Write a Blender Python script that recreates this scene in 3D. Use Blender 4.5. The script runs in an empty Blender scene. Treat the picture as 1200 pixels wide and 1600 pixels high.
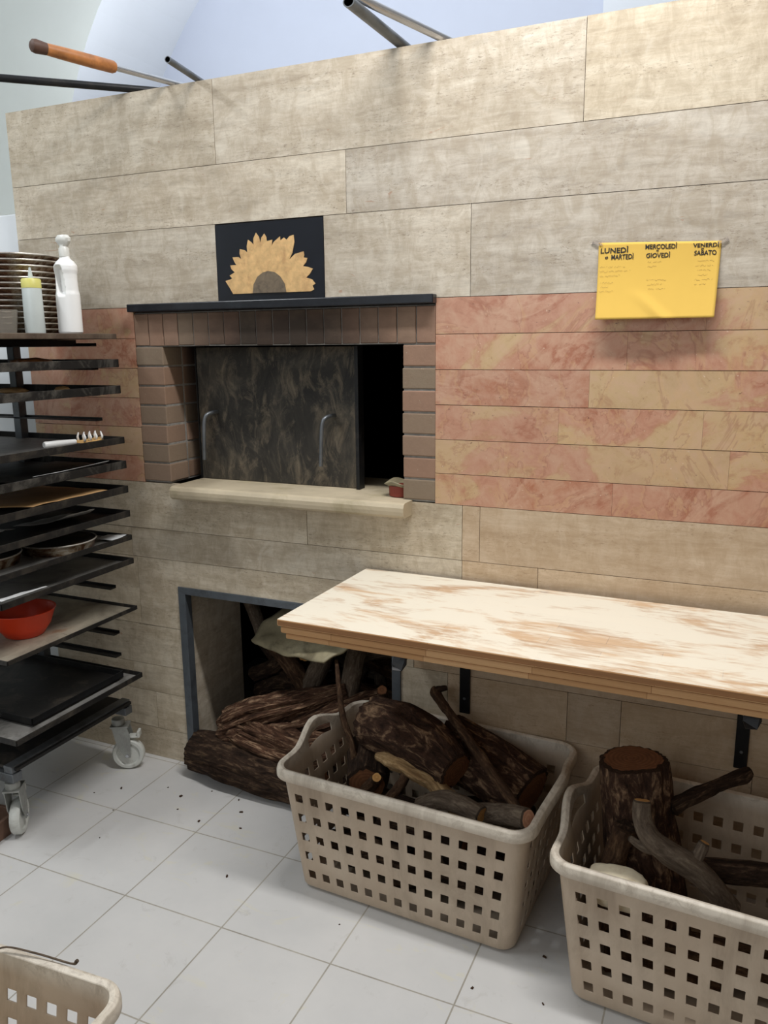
import bpy, bmesh, math, random
from mathutils import Vector, Matrix, noise
from mathutils.geometry import tessellate_polygon
random.seed(7)
S = bpy.context.scene
COL = S.collection
PI = math.pi

# ------------------------------------------------------------ camera
cd = bpy.data.cameras.new('camera'); cam = bpy.data.objects.new('camera', cd); COL.objects.link(cam)
RT = Vector((0.9148605, 0.40364855, -0.00990529)); UP = Vector((-0.07397465, 0.19167778, 0.97866612)); FW = Vector((-0.39693578, 0.89461024, -0.20521819))
M = Matrix.Identity(4)
for r in range(3):
    M[r][0], M[r][1], M[r][2] = RT[r], UP[r], -FW[r]
M.translation = (0, -2.2515, 1.55)
cam.matrix_world = M
cd.sensor_fit = 'VERTICAL'; cd.sensor_height = 36; cd.lens = 36 * 1260.19 / 1600
cd.clip_start = 0.02
S.camera = cam

# ------------------------------------------------------------ light
w = bpy.data.worlds.new('world'); S.world = w; w.use_nodes = True
w.node_tree.nodes['Background'].inputs[0].default_value = (1.0, 0.91, 0.80, 1)
w.node_tree.nodes['Background'].inputs[1].default_value = 0.18

def area(name, loc, rot, sx, sy, power, col):
    l = bpy.data.lights.new(name, 'AREA'); l.shape = 'RECTANGLE'; l.size = sx; l.size_y = sy
    l.energy = power; l.color = col
    o = bpy.data.objects.new(name, l); COL.objects.link(o); o.location = loc; o.rotation_euler = rot
    return o
area('ceiling_lamp_light', (-0.35, -0.66, 3.25), (0, 0, 0), 1.4, 0.14, 52, (1.0, 0.99, 0.98))
area('left_fill_light', (-2.7, -1.4, 3.3), (0, 0, 0), 0.14, 1.2, 28, (0.93, 0.97, 1.0))  # unseen fill added to brighten the upper left wall
area('cool_fill_light', (-1.5, -4.2, 2.6), (math.radians(62), 0, math.radians(0)), 2.2, 1.6, 26, (0.86, 0.93, 1.0))  # cool fill added behind the camera, not a window
area('vault_fill_light', (-1.7, 0.95, 2.6), (PI, 0, 0), 2.6, 0.7, 31, (0.90, 0.94, 1.0))  # unseen upward fill added to brighten the vault and rear wall
vs = S.view_settings; vs.view_transform = 'Standard'; vs.look = 'None'; vs.gamma = 1; vs.use_curve_mapping = False; vs.exposure = 0.0

# ------------------------------------------------------------ materials
def lin(c):
    return tuple(((v / 255) / 12.92 if v / 255 <= 0.04045 else ((v / 255 + 0.055) / 1.055) ** 2.4) for v in c) + (1,)

class NT:
    def __init__(s, name, rough=0.6, metal=0.0, spec=0.5):
        s.m = bpy.data.materials.new(name); s.m.use_nodes = True; s.t = s.m.node_tree
        s.b = s.t.nodes['Principled BSDF']
        s.b.inputs['Roughness'].default_value = rough; s.b.inputs['Metallic'].default_value = metal
        s.b.inputs['Specular IOR Level'].default_value = spec
    def n(s, typ, **kw):
        nd = s.t.nodes.new(typ)
        for k, v in kw.items():
            setattr(nd, k, v)
        return nd
    def link(s, a, b): s.t.links.new(a, b)
    def sock(s, inp, v):
        if hasattr(v, 'is_output'): s.link(v, inp)
        else: inp.default_value = v
    def coord(s, scale=(1, 1, 1), off=None, kind='Object', rot=(0, 0, 0)):
        c = s.n('ShaderNodeTexCoord'); o = c.outputs[kind]
        if off is not None:
            a = s.n('ShaderNodeVectorMath', operation='ADD'); s.link(o, a.inputs[0]); s.link(off, a.inputs[1]); o = a.outputs[0]
        m = s.n('ShaderNodeMapping'); m.inputs['Scale'].default_value = scale; m.inputs['Rotation'].default_value = rot
        s.link(o, m.inputs['Vector']); return m.outputs[0]
    def attr(s, name='rnd', scale=1.0):
        a = s.n('ShaderNodeAttribute', attribute_name=name)
        if scale == 1.0: return a.outputs['Color']
        v = s.n('ShaderNodeVectorMath', operation='SCALE'); s.link(a.outputs['Color'], v.inputs[0]); v.inputs['Scale'].default_value = scale
        return v.outputs[0]
    def noise(s, vec, scale=5, detail=4, rough=0.55, dist=0.0):
        k = s.n('ShaderNodeTexNoise'); s.link(vec, k.inputs['Vector'])
        k.inputs['Scale'].default_value = scale; k.inputs['Detail'].default_value = detail
        k.inputs['Roughness'].default_value = rough; k.inputs['Distortion'].default_value = dist
        return k.outputs['Fac']
    def ramp(s, fac, stops, interp='LINEAR'):
        r = s.n('ShaderNodeValToRGB'); e = r.color_ramp; e.interpolation = interp
        while len(e.elements) > 1: e.elements.remove(e.elements[0])
        for i, (p, c) in enumerate(stops):
            el = e.elements[0] if i == 0 else e.elements.new(p)
            el.position = p; el.color = c if len(c) == 4 else tuple(c) + (1,)
        s.link(fac, r.inputs[0]); return r.outputs[0]
    def mix(s, fac, a, b, mode='MIX'):
        m = s.n('ShaderNodeMix', data_type='RGBA', blend_type=mode)
        s.sock(m.inputs[0], fac); s.sock(m.inputs[6], a); s.sock(m.inputs[7], b); return m.outputs[2]
    def math(s, op, a, b=0.0, c=0.0):
        m = s.n('ShaderNodeMath', operation=op)
        s.sock(m.inputs[0], a); s.sock(m.inputs[1], b); s.sock(m.inputs[2], c); return m.outputs[0]
    def color(s, c): s.sock(s.b.inputs['Base Color'], c); return s
    def bump(s, h, strength=0.3, dist=0.01):
        b = s.n('ShaderNodeBump'); b.inputs['Strength'].default_value = strength; b.inputs['Distance'].default_value = dist
        s.link(h, b.inputs['Height']); s.link(b.outputs[0], s.b.inputs['Normal']); return s
G = lambda v: (v, v, v, 1)

def plain(name, rgb, rough=0.5, metal=0.0, var=0.12, scale=12, spec=0.5, dirt=None, dirt_amt=0.5):
    k = NT(name, rough, metal, spec)
    v = k.coord()
    f = k.noise(v, scale, 5, 0.6)
    c = lin(rgb); lo = tuple(x * (1 - var) for x in c[:3]) + (1,); hi = tuple(min(1, x * (1 + var)) for x in c[:3]) + (1,)
    o = k.ramp(f, [(0.3, lo), (0.7, hi)])
    if dirt:
        g = k.noise(v, scale * 0.6, 8, 0.7, 0.5)
        g = k.ramp(g, [(0.5, G(0)), (0.66, G(dirt_amt))])
        o = k.mix(g, o, lin(dirt))
    k.color(o); return k.m

def m_travertine():
    k = NT('travertine', 0.45, 0, 0.35)
    off = k.attr('rnd', 9.0)
    sep = k.n('ShaderNodeSeparateColor'); k.link(k.attr('rnd'), sep.inputs[0])
    big = k.noise(k.coord((1.0, 1.0, 6.0), off), 1.7, 7, 0.60, 0.9)
    warm = k.ramp(big, [(0.28, lin((168, 154, 132))), (0.46, lin((196, 182, 158))), (0.60, lin((212, 200, 178))), (0.76, lin((180, 166, 144)))])
    grey = k.ramp(big, [(0.28, lin((164, 156, 144))), (0.46, lin((186, 178, 168))), (0.60, lin((204, 198, 188))), (0.76, lin((176, 168, 160)))])
    base = k.mix(k.math('MULTIPLY', sep.outputs[0], 0.9), warm, grey)
    fine = k.noise(k.coord((2.0, 2.0, 11.0), off), 6.0, 9, 0.72, 0.5)
    o = k.mix(0.30, base, k.ramp(fine, [(0.34, lin((132, 118, 98))), (0.50, lin((190, 176, 154))), (0.66, lin((226, 216, 198)))]))
    # cloudy mottling with soft vertical streaks
    cl = k.noise(k.coord((5.0, 5.0, 3.0), off), 4.5, 9, 0.72, 0.7)
    o = k.mix(k.ramp(cl, [(0.46, G(0)), (0.60, G(0.40))]), o, lin((158, 142, 118)))
    o = k.mix(k.ramp(cl, [(0.36, G(0.22)), (0.46, G(0))]), o, lin((218, 212, 198)))
    # worm-hole pits gathered in bands
    pit = k.noise(k.coord((8, 8, 26), off), 7.5, 8, 0.8, 0.5)
    msk = k.ramp(k.noise(k.coord((1.0, 1.0, 5), off), 2.2, 3, 0.5), [(0.46, G(0)), (0.58, G(1))])
    pm = k.math('MULTIPLY', k.ramp(pit, [(0.55, G(0)), (0.62, G(1))]), msk)
    o = k.mix(k.math('MULTIPLY', pm, 0.60), o, lin((112, 96, 78)))
    # rare rusty fillings
    rs = k.ramp(k.noise(k.coord((2.2, 2.2, 7), off), 4.0, 6, 0.6, 1.5), [(0.70, G(0)), (0.735, G(0.55))])
    o = k.mix(rs, o, lin((168, 118, 90)))
    o = k.mix(k.math('MULTIPLY', k.math('GREATER_THAN', sep.outputs[2], 0.98), 0.34), o, lin((198, 158, 116)))
    tone = k.ramp(sep.outputs[1], [(0, (0.92, 0.92, 0.92)), (1, (1.05, 1.04, 1.02))])
    o = k.mix(1.0, o, tone, 'MULTIPLY')
    k.color(o)
    k.bump(k.math('SUBTRACT', fine, pm), 0.12, 0.004)
    return k.m

def m_pink():
    k = NT('rosso_marble', 0.32, 0, 0.4)
    off = k.attr('rnd', 11.0)
    sep = k.n('ShaderNodeSeparateColor'); k.link(k.attr('rnd'), sep.inputs[0])
    a = k.noise(k.coord((1.0, 1.0, 1.3), off), 3.0, 8, 0.60, 0.7)
    b = k.noise(k.coord((1, 1, 1), off), 16, 9, 0.72, 0.6)
    a2 = k.math('ADD', a, k.math('MULTIPLY', k.math('SUBTRACT', sep.outputs[1], 0.5), 0.20))
    o = k.ramp(a2, [(0.30, lin((186, 158, 120))), (0.40, lin((196, 168, 128))), (0.45, lin((192, 160, 122))), (0.475, lin((184, 138, 108))), (0.50, lin((190, 142, 118))), (0.56, lin((184, 134, 110))), (0.585, lin((168, 110, 86))), (0.62, lin((194, 150, 126))), (0.70, lin((172, 112, 84))), (0.80, lin((184, 140, 122)))])
    o = k.mix(k.ramp(b, [(0.44, G(0.0)), (0.62, G(0.55))]), o, lin((202, 168, 142)))
    o = k.mix(k.ramp(b, [(0.34, G(0.45)), (0.45, G(0.0))]), o, lin((158, 106, 82)))
    vein = k.noise(k.coord((1.4, 1, 1), off), 2.3, 6, 0.6, 1.0)
    o = k.mix(k.ramp(vein, [(0.47, G(0)), (0.488, G(0.3)), (0.492, G(0.3)), (0.505, G(0))]), o, lin((202, 166, 120)))
    o = k.mix(k.ramp(vein, [(0.500, G(0)), (0.508, G(0.35)), (0.52, G(0))]), o, lin((140, 84, 62)))
    pit = k.ramp(k.noise(k.coord((10, 10, 15), off), 6.5, 6, 0.7), [(0.645, G(0)), (0.69, G(0.8))])
    o = k.mix(pit, o, lin((96, 62, 54)))
    sp = k.ramp(k.noise(k.coord((14, 14, 16), off), 8, 3, 0.6), [(0.70, G(0)), (0.73, G(0.6))])
    o = k.mix(sp, o, lin((226, 208, 188)))
    o = k.mix(k.math('MULTIPLY', sep.outputs[2], 0.22), o, lin((176, 142, 124)))
    k.color(o); k.bump(b, 0.06, 0.002); return k.m

def m_floor():
    k = NT('white_floor_tile', 0.30, 0, 0.45)
    c = k.n('ShaderNodeTexCoord'); sx = k.n('ShaderNodeSeparateXYZ'); k.link(c.outputs['Object'], sx.inputs[0])
    def line(o, off, pitch=0.3325, wd=0.0042):
        u = k.math('FRACT', k.math('DIVIDE', k.math('ADD', o, off), pitch))
        d = k.math('ABSOLUTE', k.math('SUBTRACT', u, 0.5))
        return k.math('GREATER_THAN', d, 0.5 - wd / pitch / 2)
    g = k.math('MAXIMUM', line(sx.outputs[0], 1.190 + 3.325), line(sx.outputs[1], 0.3535 + 6.65))
    v = k.coord()
    n1 = k.noise(v, 3.0, 5, 0.6)
    base = k.ramp(n1, [(0.3, lin((200, 199, 197))), (0.7, lin((212, 210, 207)))])
    dirt = k.ramp(k.noise(v, 14, 9, 0.75, 0.6), [(0.58, G(0)), (0.74, G(0.35))])
    base = k.mix(dirt, base, lin((158, 152, 142)))
    fl = k.ramp(k.noise(k.coord((1, 2.2, 1), rot=(0, 0, 0.5)), 5, 6, 0.6, 1.6), [(0.60, G(0)), (0.68, G(0.35))])
    base = k.mix(fl, base, lin((214, 208, 178)))
    gc = k.ramp(k.noise(v, 6, 4, 0.6), [(0.3, lin((142, 136, 126))), (0.7, lin((186, 180, 168)))])
    o = k.mix(g, base, gc)
    k.color(o)
    k.sock(k.b.inputs['Roughness'], k.ramp(k.noise(v, 9, 5, 0.6), [(0.3, G(0.30)), (0.7, G(0.5))]))
    k.bump(g, -0.25, 0.002); return k.m

def m_brick():
    k = NT('oven_brick', 0.9, 0, 0.2)
    off = k.attr('rnd', 7.0)
    sep = k.n('ShaderNodeSeparateColor'); k.link(k.attr('rnd'), sep.inputs[0])
    base = k.ramp(sep.outputs[0], [(0, lin((144, 118, 98))), (0.5, lin((150, 120, 102))), (1, lin((134, 120, 102)))])
    n = k.noise(k.coord((1, 1, 1), off), 40, 8, 0.7)
    o = k.mix(k.ramp(n, [(0.35, G(0)), (0.7, G(0.35))]), base, lin((128, 104, 88)))
    sp = k.ramp(k.noise(k.coord((2, 2, 1), off), 55, 3, 0.6), [(0.70, G(0)), (0.74, G(0.6))])
    o = k.mix(sp, o, lin((176, 160, 140)))
    # soot stain fanning out over the mouth
    c = k.n('ShaderNodeTexCoord'); s3 = k.n('ShaderNodeSeparateXYZ'); k.link(c.outputs['Object'], s3.inputs[0])
    dx = k.math('DIVIDE', k.math('ADD', s3.outputs[0], 1.33), 0.50)
    dz = k.math('DIVIDE', k.math('SUBTRACT', s3.outputs[2], 1.50), 0.30)
    r = k.math('ADD', k.math('MULTIPLY', dx, dx), k.math('MULTIPLY', dz, dz))
    r = k.math('ADD', r, k.math('MULTIPLY', k.math('SUBTRACT', k.noise(k.coord(), 9, 4, 0.6), 0.5), 0.6))
    top = k.ramp(s3.outputs[2], [(0, G(0)), (1, G(1))])
    up = k.math('GREATER_THAN', s3.outputs[2], 1.547)
    soot = k.math('MULTIPLY', k.ramp(r, [(0.10, G(0.90)), (1.05, G(0.0))]), up)
    # reveals get darker towards the back and the top
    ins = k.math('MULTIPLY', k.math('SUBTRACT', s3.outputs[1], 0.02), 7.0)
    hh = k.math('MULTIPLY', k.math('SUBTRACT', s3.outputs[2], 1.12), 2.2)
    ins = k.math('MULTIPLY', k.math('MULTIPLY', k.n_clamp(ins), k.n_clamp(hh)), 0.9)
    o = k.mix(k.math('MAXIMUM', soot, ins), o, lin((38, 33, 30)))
    k.color(o); k.bump(n, 0.35, 0.004); return k.m
def n_clamp(s, v):
    m = s.n('ShaderNodeClamp'); s.link(v, m.inputs[0]); return m.outputs[0]
NT.n_clamp = n_clamp

def m_bark(name, c1, c2, c3, scale=1.0, stretch=5.0):
    k = NT(name, 0.92, 0, 0.15)
    a = k.n('ShaderNodeAttribute', attribute_name='lc')   # (around, along) unrolled, metres
    def vec(sc):
        m = k.n('ShaderNodeMapping'); m.inputs['Scale'].default_value = sc; k.link(a.outputs['Vector'], m.inputs['Vector']); return m.outputs[0]
    n = k.noise(vec((stretch, stretch, 1)), 14 * scale, 8, 0.65, 0.8)
    f = k.noise(vec((2, 2, 1)), 60 * scale, 5, 0.7)
    o = k.ramp(n, [(0.30, lin(c1)), (0.52, lin(c2)), (0.66, lin(c3)), (0.8, lin(c2))])
    o = k.mix(k.ramp(f, [(0.35, G(0.5)), (0.6, G(0))]), o, lin(c1))
    k.color(o); k.bump(k.math('ADD', n, k.math('MULTIPLY', f, 0.3)), 0.8, 0.012); return k.m

def m_endgrain(name, c1, c2):
    k = NT(name, 0.85, 0, 0.15)
    a = k.n('ShaderNodeAttribute', attribute_name='lc')
    w_ = k.n('ShaderNodeTexWave', wave_type='RINGS', rings_direction='Z'); k.link(a.outputs['Vector'], w_.inputs['Vector'])
    w_.inputs['Scale'].default_value = 30; w_.inputs['Distortion'].default_value = 3; w_.inputs['Detail'].default_value = 3
    n = k.noise(a.outputs['Vector'], 35, 6, 0.7)
    o = k.mix(k.math('MULTIPLY', w_.outputs['Fac'], 0.5), lin(c1), lin(c2))
    o = k.mix(k.ramp(n, [(0.4, G(0)), (0.7, G(0.6))]), o, lin(c2))
    k.color(o); k.bump(n, 0.4, 0.005); return k.m

def m_board(name, flour):
    k = NT(name, 0.7, 0, 0.25)
    v = k.coord()
    br = k.n('ShaderNodeTexBrick'); k.link(v, br.inputs['Vector'])
    br.inputs['Color1'].default_value = lin((172, 128, 84)); br.inputs['Color2'].default_value = lin((200, 160, 116)); br.inputs['Mortar'].default_value = lin((140, 100, 66))
    br.inputs['Scale'].default_value = 1; br.inputs['Brick Width'].default_value = 0.26; br.inputs['Row Height'].default_value = 0.053; br.inputs['Mortar Size'].default_value = 0.0008
    g = k.noise(k.coord((3, 60, 60)), 3, 6, 0.6)
    o = k.mix(k.ramp(g, [(0.35, G(0)), (0.7, G(0.4))]), br.outputs[0], lin((166, 118, 74)))
    knot = k.noise(k.coord((1, 2.0, 1)), 7.0, 2, 0.4)
    o = k.mix(k.ramp(knot, [(0.715, G(0)), (0.74, G(0.7))]), o, lin((110, 80, 74)))
    if flour:
        f1 = k.noise(k.coord((1, 2.0, 1)), 3.2, 9, 0.62, 0.9)
        f2 = k.noise(k.coord((2, 14.0, 1)), 5, 6, 0.6, 0.3)
        f = k.math('ADD', k.math('MULTIPLY', f1, 0.7), k.math('MULTIPLY', f2, 0.3))
        geo = k.n('ShaderNodeNewGeometry'); sz = k.n('ShaderNodeSeparateXYZ'); k.link(geo.outputs['Normal'], sz.inputs[0])
        upm = k.math('GREATER_THAN', sz.outputs[2], 0.6)
        fm = k.math('MULTIPLY', k.ramp(f, [(0.41, G(0.25)), (0.51, G(0.93))]), upm)
        o = k.mix(fm, o, lin((226, 219, 202)))
    k.color(o); k.bump(g, 0.1, 0.002); return k.m

def m_basket():
    k = NT('basket_plastic', 0.45, 0, 0.4)
    v = k.coord()
    o = k.ramp(k.noise(v, 4, 5, 0.6), [(0.3, lin((180, 160, 138))), (0.7, lin((198, 181, 160)))])
    s3 = k.n('ShaderNodeSeparateXYZ'); k.link(v, s3.inputs[0])
    rim = k.ramp(s3.outputs[2], [(0.345, G(0.0)), (0.375, G(1))])  # masks rim grime and a paler colour that paints the lit top edge
    d = k.ramp(k.noise(v, 26, 9, 0.75, 0.8), [(0.46, G(0)), (0.62, G(0.75))])
    d2 = k.ramp(k.noise(k.coord((1, 1, 0.4)), 6, 8, 0.7, 0.6), [(0.47, G(0)), (0.68, G(0.45))])
    o = k.mix(k.math('MAXIMUM', k.math('MULTIPLY', d, k.math('MULTIPLY', rim, 0.6)), d2), k.mix(rim, o, lin((216, 206, 190))), lin((122, 104, 84)))
    k.color(o); k.b.inputs['Subsurface Weight'].default_value = 0.0
    return k.m

def m_tray(name, edge=(26, 25, 25), top=(34, 32, 30), grime=(120, 110, 96), amt=0.35, rough=0.55):
    k = NT(name, rough, 0.0, 0.35)
    v = k.coord()
    g1 = k.ramp(k.noise(v, 7, 9, 0.72, 0.8), [(0.50, G(0)), (0.72, G(amt))])
    o = k.mix(g1, k.ramp(k.noise(v, 20, 5), [(0.3, lin(edge)), (0.7, lin(top))]), lin(grime))
    k.color(o); k.bump(k.noise(v, 60, 4), 0.2, 0.002); return k.m

def m_worn_top():
    k = NT('worn_tray_top', 0.5, 0, 0.4)
    v = k.coord((1, 0.6, 1))
    o = k.ramp(k.noise(v, 6, 8, 0.65, 0.7), [(0.32, lin((96, 88, 76))), (0.5, lin((150, 142, 126))), (0.62, lin((172, 162, 144))), (0.75, lin((146, 104, 72)))])
    s_ = k.ramp(k.noise(k.coord((1, 4, 1)), 9, 6, 0.7), [(0.62, G(0)), (0.68, G(0.7))])
    o = k.mix(s_, o, lin((52, 46, 40)))
    k.color(o); return k.m

def m_door():
    k = NT('sooty_iron_door', 0.55, 0.25, 0.4)
    v = k.coord((1, 1, 0.7))
    a = k.noise(v, 5, 9, 0.7, 1.2); b = k.noise(k.coord((2.4, 1, 1)), 8, 8, 0.75, 0.7)
    o = k.ramp(a, [(0.35, lin((36, 35, 33))), (0.5, lin((58, 55, 50))), (0.60, lin((84, 78, 68))), (0.72, lin((116, 104, 88)))])
    o = k.mix(k.ramp(b, [(0.50, G(0)), (0.68, G(0.75))]), o, lin((128, 116, 98)))
    k.color(o); k.bump(b, 0.25, 0.003); return k.m

def m_pan():
    k = NT('stained_pan_metal', 0.38, 0.6, 0.5)
    v = k.coord((1, 1, 1.5))
    a = k.noise(v, 16, 8, 0.7, 0.8)
    o = k.ramp(a, [(0.38, lin((50, 32, 24))), (0.48, lin((104, 70, 48))), (0.56, lin((150, 132, 108))), (0.68, lin((196, 190, 178)))])
    k.color(o); return k.m

def m_transl(name, rgb, alpha=0.55, rough=0.25):
    k = NT(name, rough, 0, 0.5); k.b.inputs['Base Color'].default_value = lin(rgb)
    k.b.inputs['Transmission Weight'].default_value = alpha; k.b.inputs['IOR'].default_value = 1.15
    return k.m

T = dict(
    trav=m_travertine(), pink=m_pink(), floor=m_floor(), brick=m_brick(),
    mortar=plain('grey_mortar', (138, 134, 128), 0.95, var=0.25, scale=60),
    core=plain('dark_joint', (92, 80, 66), 0.95),
    soot=plain('soot', (15, 14, 13), 0.95, var=0.3, spec=0.1),  # soot of the oven chamber; also shade painted in recess, tubes and crate
    plaster=plain('white_plaster', (228, 232, 236), 0.9, var=0.02, scale=3, spec=0.2),
    plaster2=plain('cream_plaster', (244, 248, 244), 0.9, var=0.02, scale=3, spec=0.2),
    plaster3=plain('skylit_white_plaster', (212, 218, 232), 0.9, var=0.02, scale=3, spec=0.2),  # blue cast of skylight put into the white plaster colour
    black_stone=plain('black_stone', (24, 27, 33), 0.3, var=0.25, scale=30, dirt=(70, 74, 80), dirt_amt=0.15),
    tile_black=plain('black_marble', (22, 26, 34), 0.25, var=0.2, scale=30),
    petal=plain('golden_marble', (214, 176, 122), 0.35, var=0.18, scale=45, dirt=(170, 124, 84), dirt_amt=0.5),
    seed=plain('grey_marble', (112, 98, 80), 0.5, var=0.15, scale=70, dirt=(60, 52, 46), dirt_amt=0.6),
    sill=plain('hearth_stone', (190, 176, 150), 0.5, var=0.12, scale=9, dirt=(150, 138, 104), dirt_amt=0.6),
    steel=plain('grey_steel', (112, 116, 120), 0.4, 0.6, var=0.15, scale=20, dirt=(70, 66, 60), dirt_amt=0.5),
    zinc=plain('pale_zinc', (160, 162, 158), 0.45, 0.3, var=0.1, scale=18, dirt=(98, 94, 86), dirt_amt=0.4),
    chrome=plain('bright_steel', (196, 198, 202), 0.25, 0.9, var=0.08),
    black_metal=plain('black_metal', (24, 25, 27), 0.45, 0.3, var=0.3, scale=25, dirt=(70, 64, 58), dirt_amt=0.3),
    frame_paint=plain('grey_painted_steel', (92, 98, 104), 0.45, 0.35, var=0.15, scale=14, dirt=(52, 52, 52), dirt_amt=0.5),
    door=m_door(), tray=m_tray('black_tray'), tray_w=m_tray('worn_black_tray', amt=0.6, grime=(128, 124, 116)),
    tray_top=m_tray('brown_top_tray', (70, 58, 50), (98, 84, 72), (140, 128, 112), 0.5),
    worn=m_worn_top(),
    greytop=plain('grey_worn_steel', (138, 136, 132), 0.5, 0.1, var=0.25, scale=12, dirt=(64, 60, 56), dirt_amt=0.7),
    pan=m_pan(), pan_rim=plain('pan_rim_metal', (206, 202, 194), 0.35, 0.5, var=0.2, scale=9, dirt=(80, 52, 36), dirt_amt=0.9), pan_in=plain('dark_pan_inside', (38, 32, 28), 0.6, 0.2, var=0.4, scale=20, dirt=(120, 84, 44), dirt_amt=0.3),
    white_pl=plain('white_plastic', (240, 240, 238), 0.35, var=0.01),
    spray=plain('translucent_white_nozzle', (214, 214, 208), 0.35, var=0.04),
    frosted=plain('frosted_plastic', (196, 204, 202), 0.3, var=0.05, scale=14), yellow_pl=plain('yellow_plastic', (214, 208, 118), 0.4, var=0.05),
    cup=m_transl('clear_cup', (196, 190, 180), 0.75, 0.15),
    red_pl=plain('orange_red_plastic', (226, 66, 30), 0.35, var=0.04),
    wheel=plain('wheel_plastic', (206, 208, 202), 0.4, var=0.06, scale=30, dirt=(140, 134, 120), dirt_amt=0.4),
    paper_y=plain('yellow_paper', (218, 180, 88), 0.85, var=0.03, scale=8, spec=0.2),
    ink=plain('black_ink', (22, 20, 20), 0.7, var=0.0), pencil=plain('pencil_grey', (150, 124, 70), 0.8, var=0.0),
    tape=m_transl('clear_tape', (230, 225, 220), 0.85, 0.2),
    paper_w=plain('white_paper', (212, 214, 214), 0.8, var=0.04), parch=plain('baking_parchment', (206, 164, 112), 0.7, var=0.1, scale=14),
    bag=plain('dusty_bag', (150, 140, 112), 0.6, var=0.25, scale=16, dirt=(92, 82, 60), dirt_amt=0.8),
    bread=plain('bread', (250, 236, 206), 0.9, var=0.08, scale=40, dirt=(206, 178, 128), dirt_amt=0.5),
    handle_wood=plain('orange_wood', (172, 112, 62), 0.4, var=0.25, scale=30, dirt=(104, 62, 34), dirt_amt=0.6),
    handle_dark=plain('scorched_wood', (82, 56, 44), 0.6, var=0.2),
    tan_pl=plain('tan_wood', (214, 172, 110), 0.5, var=0.1),
    terracotta=plain('terracotta', (128, 52, 38), 0.6, var=0.2, scale=20), crate=plain('brown_crate_wood', (112, 84, 68), 0.7, var=0.2, scale=30),
    board=m_board('board_wood', False), board_f=m_board('floured_board_wood', True), basket=m_basket(),
    bark=m_bark('dark_bark', (26, 19, 15), (62, 47, 37), (112, 90, 70)),
    bark_p=m_bark('pine_bark', (30, 21, 17), (78, 56, 44), (160, 130, 102), 1.3, 2.4),
    bark_g=m_bark('grey_branch_bark', (74, 62, 52), (112, 98, 84), (140, 126, 108), 1.2, 4),
    bark_b=m_bark('brown_branch_bark', (44, 32, 24), (84, 62, 46), (122, 96, 72), 1.2, 4),
    drift=m_bark('bleached_wood', (120, 92, 62), (178, 146, 104), (212, 182, 138), 1.0, 9),
    root=m_bark('weathered_root_wood', (32, 22, 17), (98, 70, 54), (184, 152, 122), 1.0, 14),
    end_r=m_endgrain('reddish_end_grain', (138, 94, 64), (94, 62, 44)), end_y=m_endgrain('pale_end_grain', (206, 160, 100), (170, 120, 70)),
    end_p=m_endgrain('pink_end_grain', (206, 160, 132), (170, 118, 92)),
)

# ------------------------------------------------------------ mesh helpers
def tagit(o, label=None, cat=None, group=None, kind=None):
    if label: o['label'] = label
    if cat: o['category'] = cat
    if group: o['group'] = group
    if kind: o['kind'] = kind
    return o
def empty(name, loc=(0, 0, 0), label=None, cat=None, group=None, rz=0.0):
    o = bpy.data.objects.new(name, None); COL.objects.link(o); o.location = loc; o.rotation_euler = (0, 0, rz)
    o.empty_display_size = 0.05
    return tagit(o, label, cat, group)
def link(name, bm, mats, parent=None, smooth=False, bevel=0.0, solid=0.0, loc=None):
    bmesh.ops.recalc_face_normals(bm, faces=bm.faces)
    me = bpy.data.meshes.new(name); bm.to_mesh(me); bm.free()
    if not isinstance(mats, (list, tuple)): mats = [mats]
    for m in mats: me.materials.append(T[m])
    if smooth:
        for p in me.polygons: p.use_smooth = True
        if smooth == 'auto': me.set_sharp_from_angle(angle=math.radians(38))
    o = bpy.data.objects.new(name, me); COL.objects.link(o)
    if parent is not None: o.parent = parent
    if loc: o.location = loc
    if solid:
        s = o.modifiers.new('thickness', 'SOLIDIFY'); s.thickness = solid; s.offset = 0
    if bevel:
        b = o.modifiers.new('bevel', 'BEVEL'); b.width = bevel; b.segments = 2; b.limit_method = 'ANGLE'; b.angle_limit = math.radians(50)
    return o
def box(bm, lo, hi, mi=0, rnd=None, mat=None):
    xs = (lo[0], hi[0]); ys = (lo[1], hi[1]); zs = (lo[2], hi[2])
    v = [bm.verts.new((xs[i], ys[j], zs[k])) for i in (0, 1) for j in (0, 1) for k in (0, 1)]
    if mat is not None:
        for q in v: q.co = mat @ q.co
    fs = []
    for idx in ((0, 1, 3, 2), (4, 6, 7, 5), (0, 4, 5, 1), (2, 3, 7, 6), (0, 2, 6, 4), (1, 5, 7, 3)):
        f = bm.faces.new([v[i] for i in idx]); f.material_index = mi; fs.append(f)
    if rnd is not None:
        L = bm.loops.layers.float_color.get('rnd') or bm.loops.layers.float_color.new('rnd')
        for f in fs:
            for l in f.loops: l[L] = rnd
    return v
def rndc(): return (random.random(), random.random(), random.random(), 1)
def newbm(rnd=False):
    bm = bmesh.new()
    if rnd: bm.loops.layers.float_color.new('rnd')
    return bm
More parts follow.
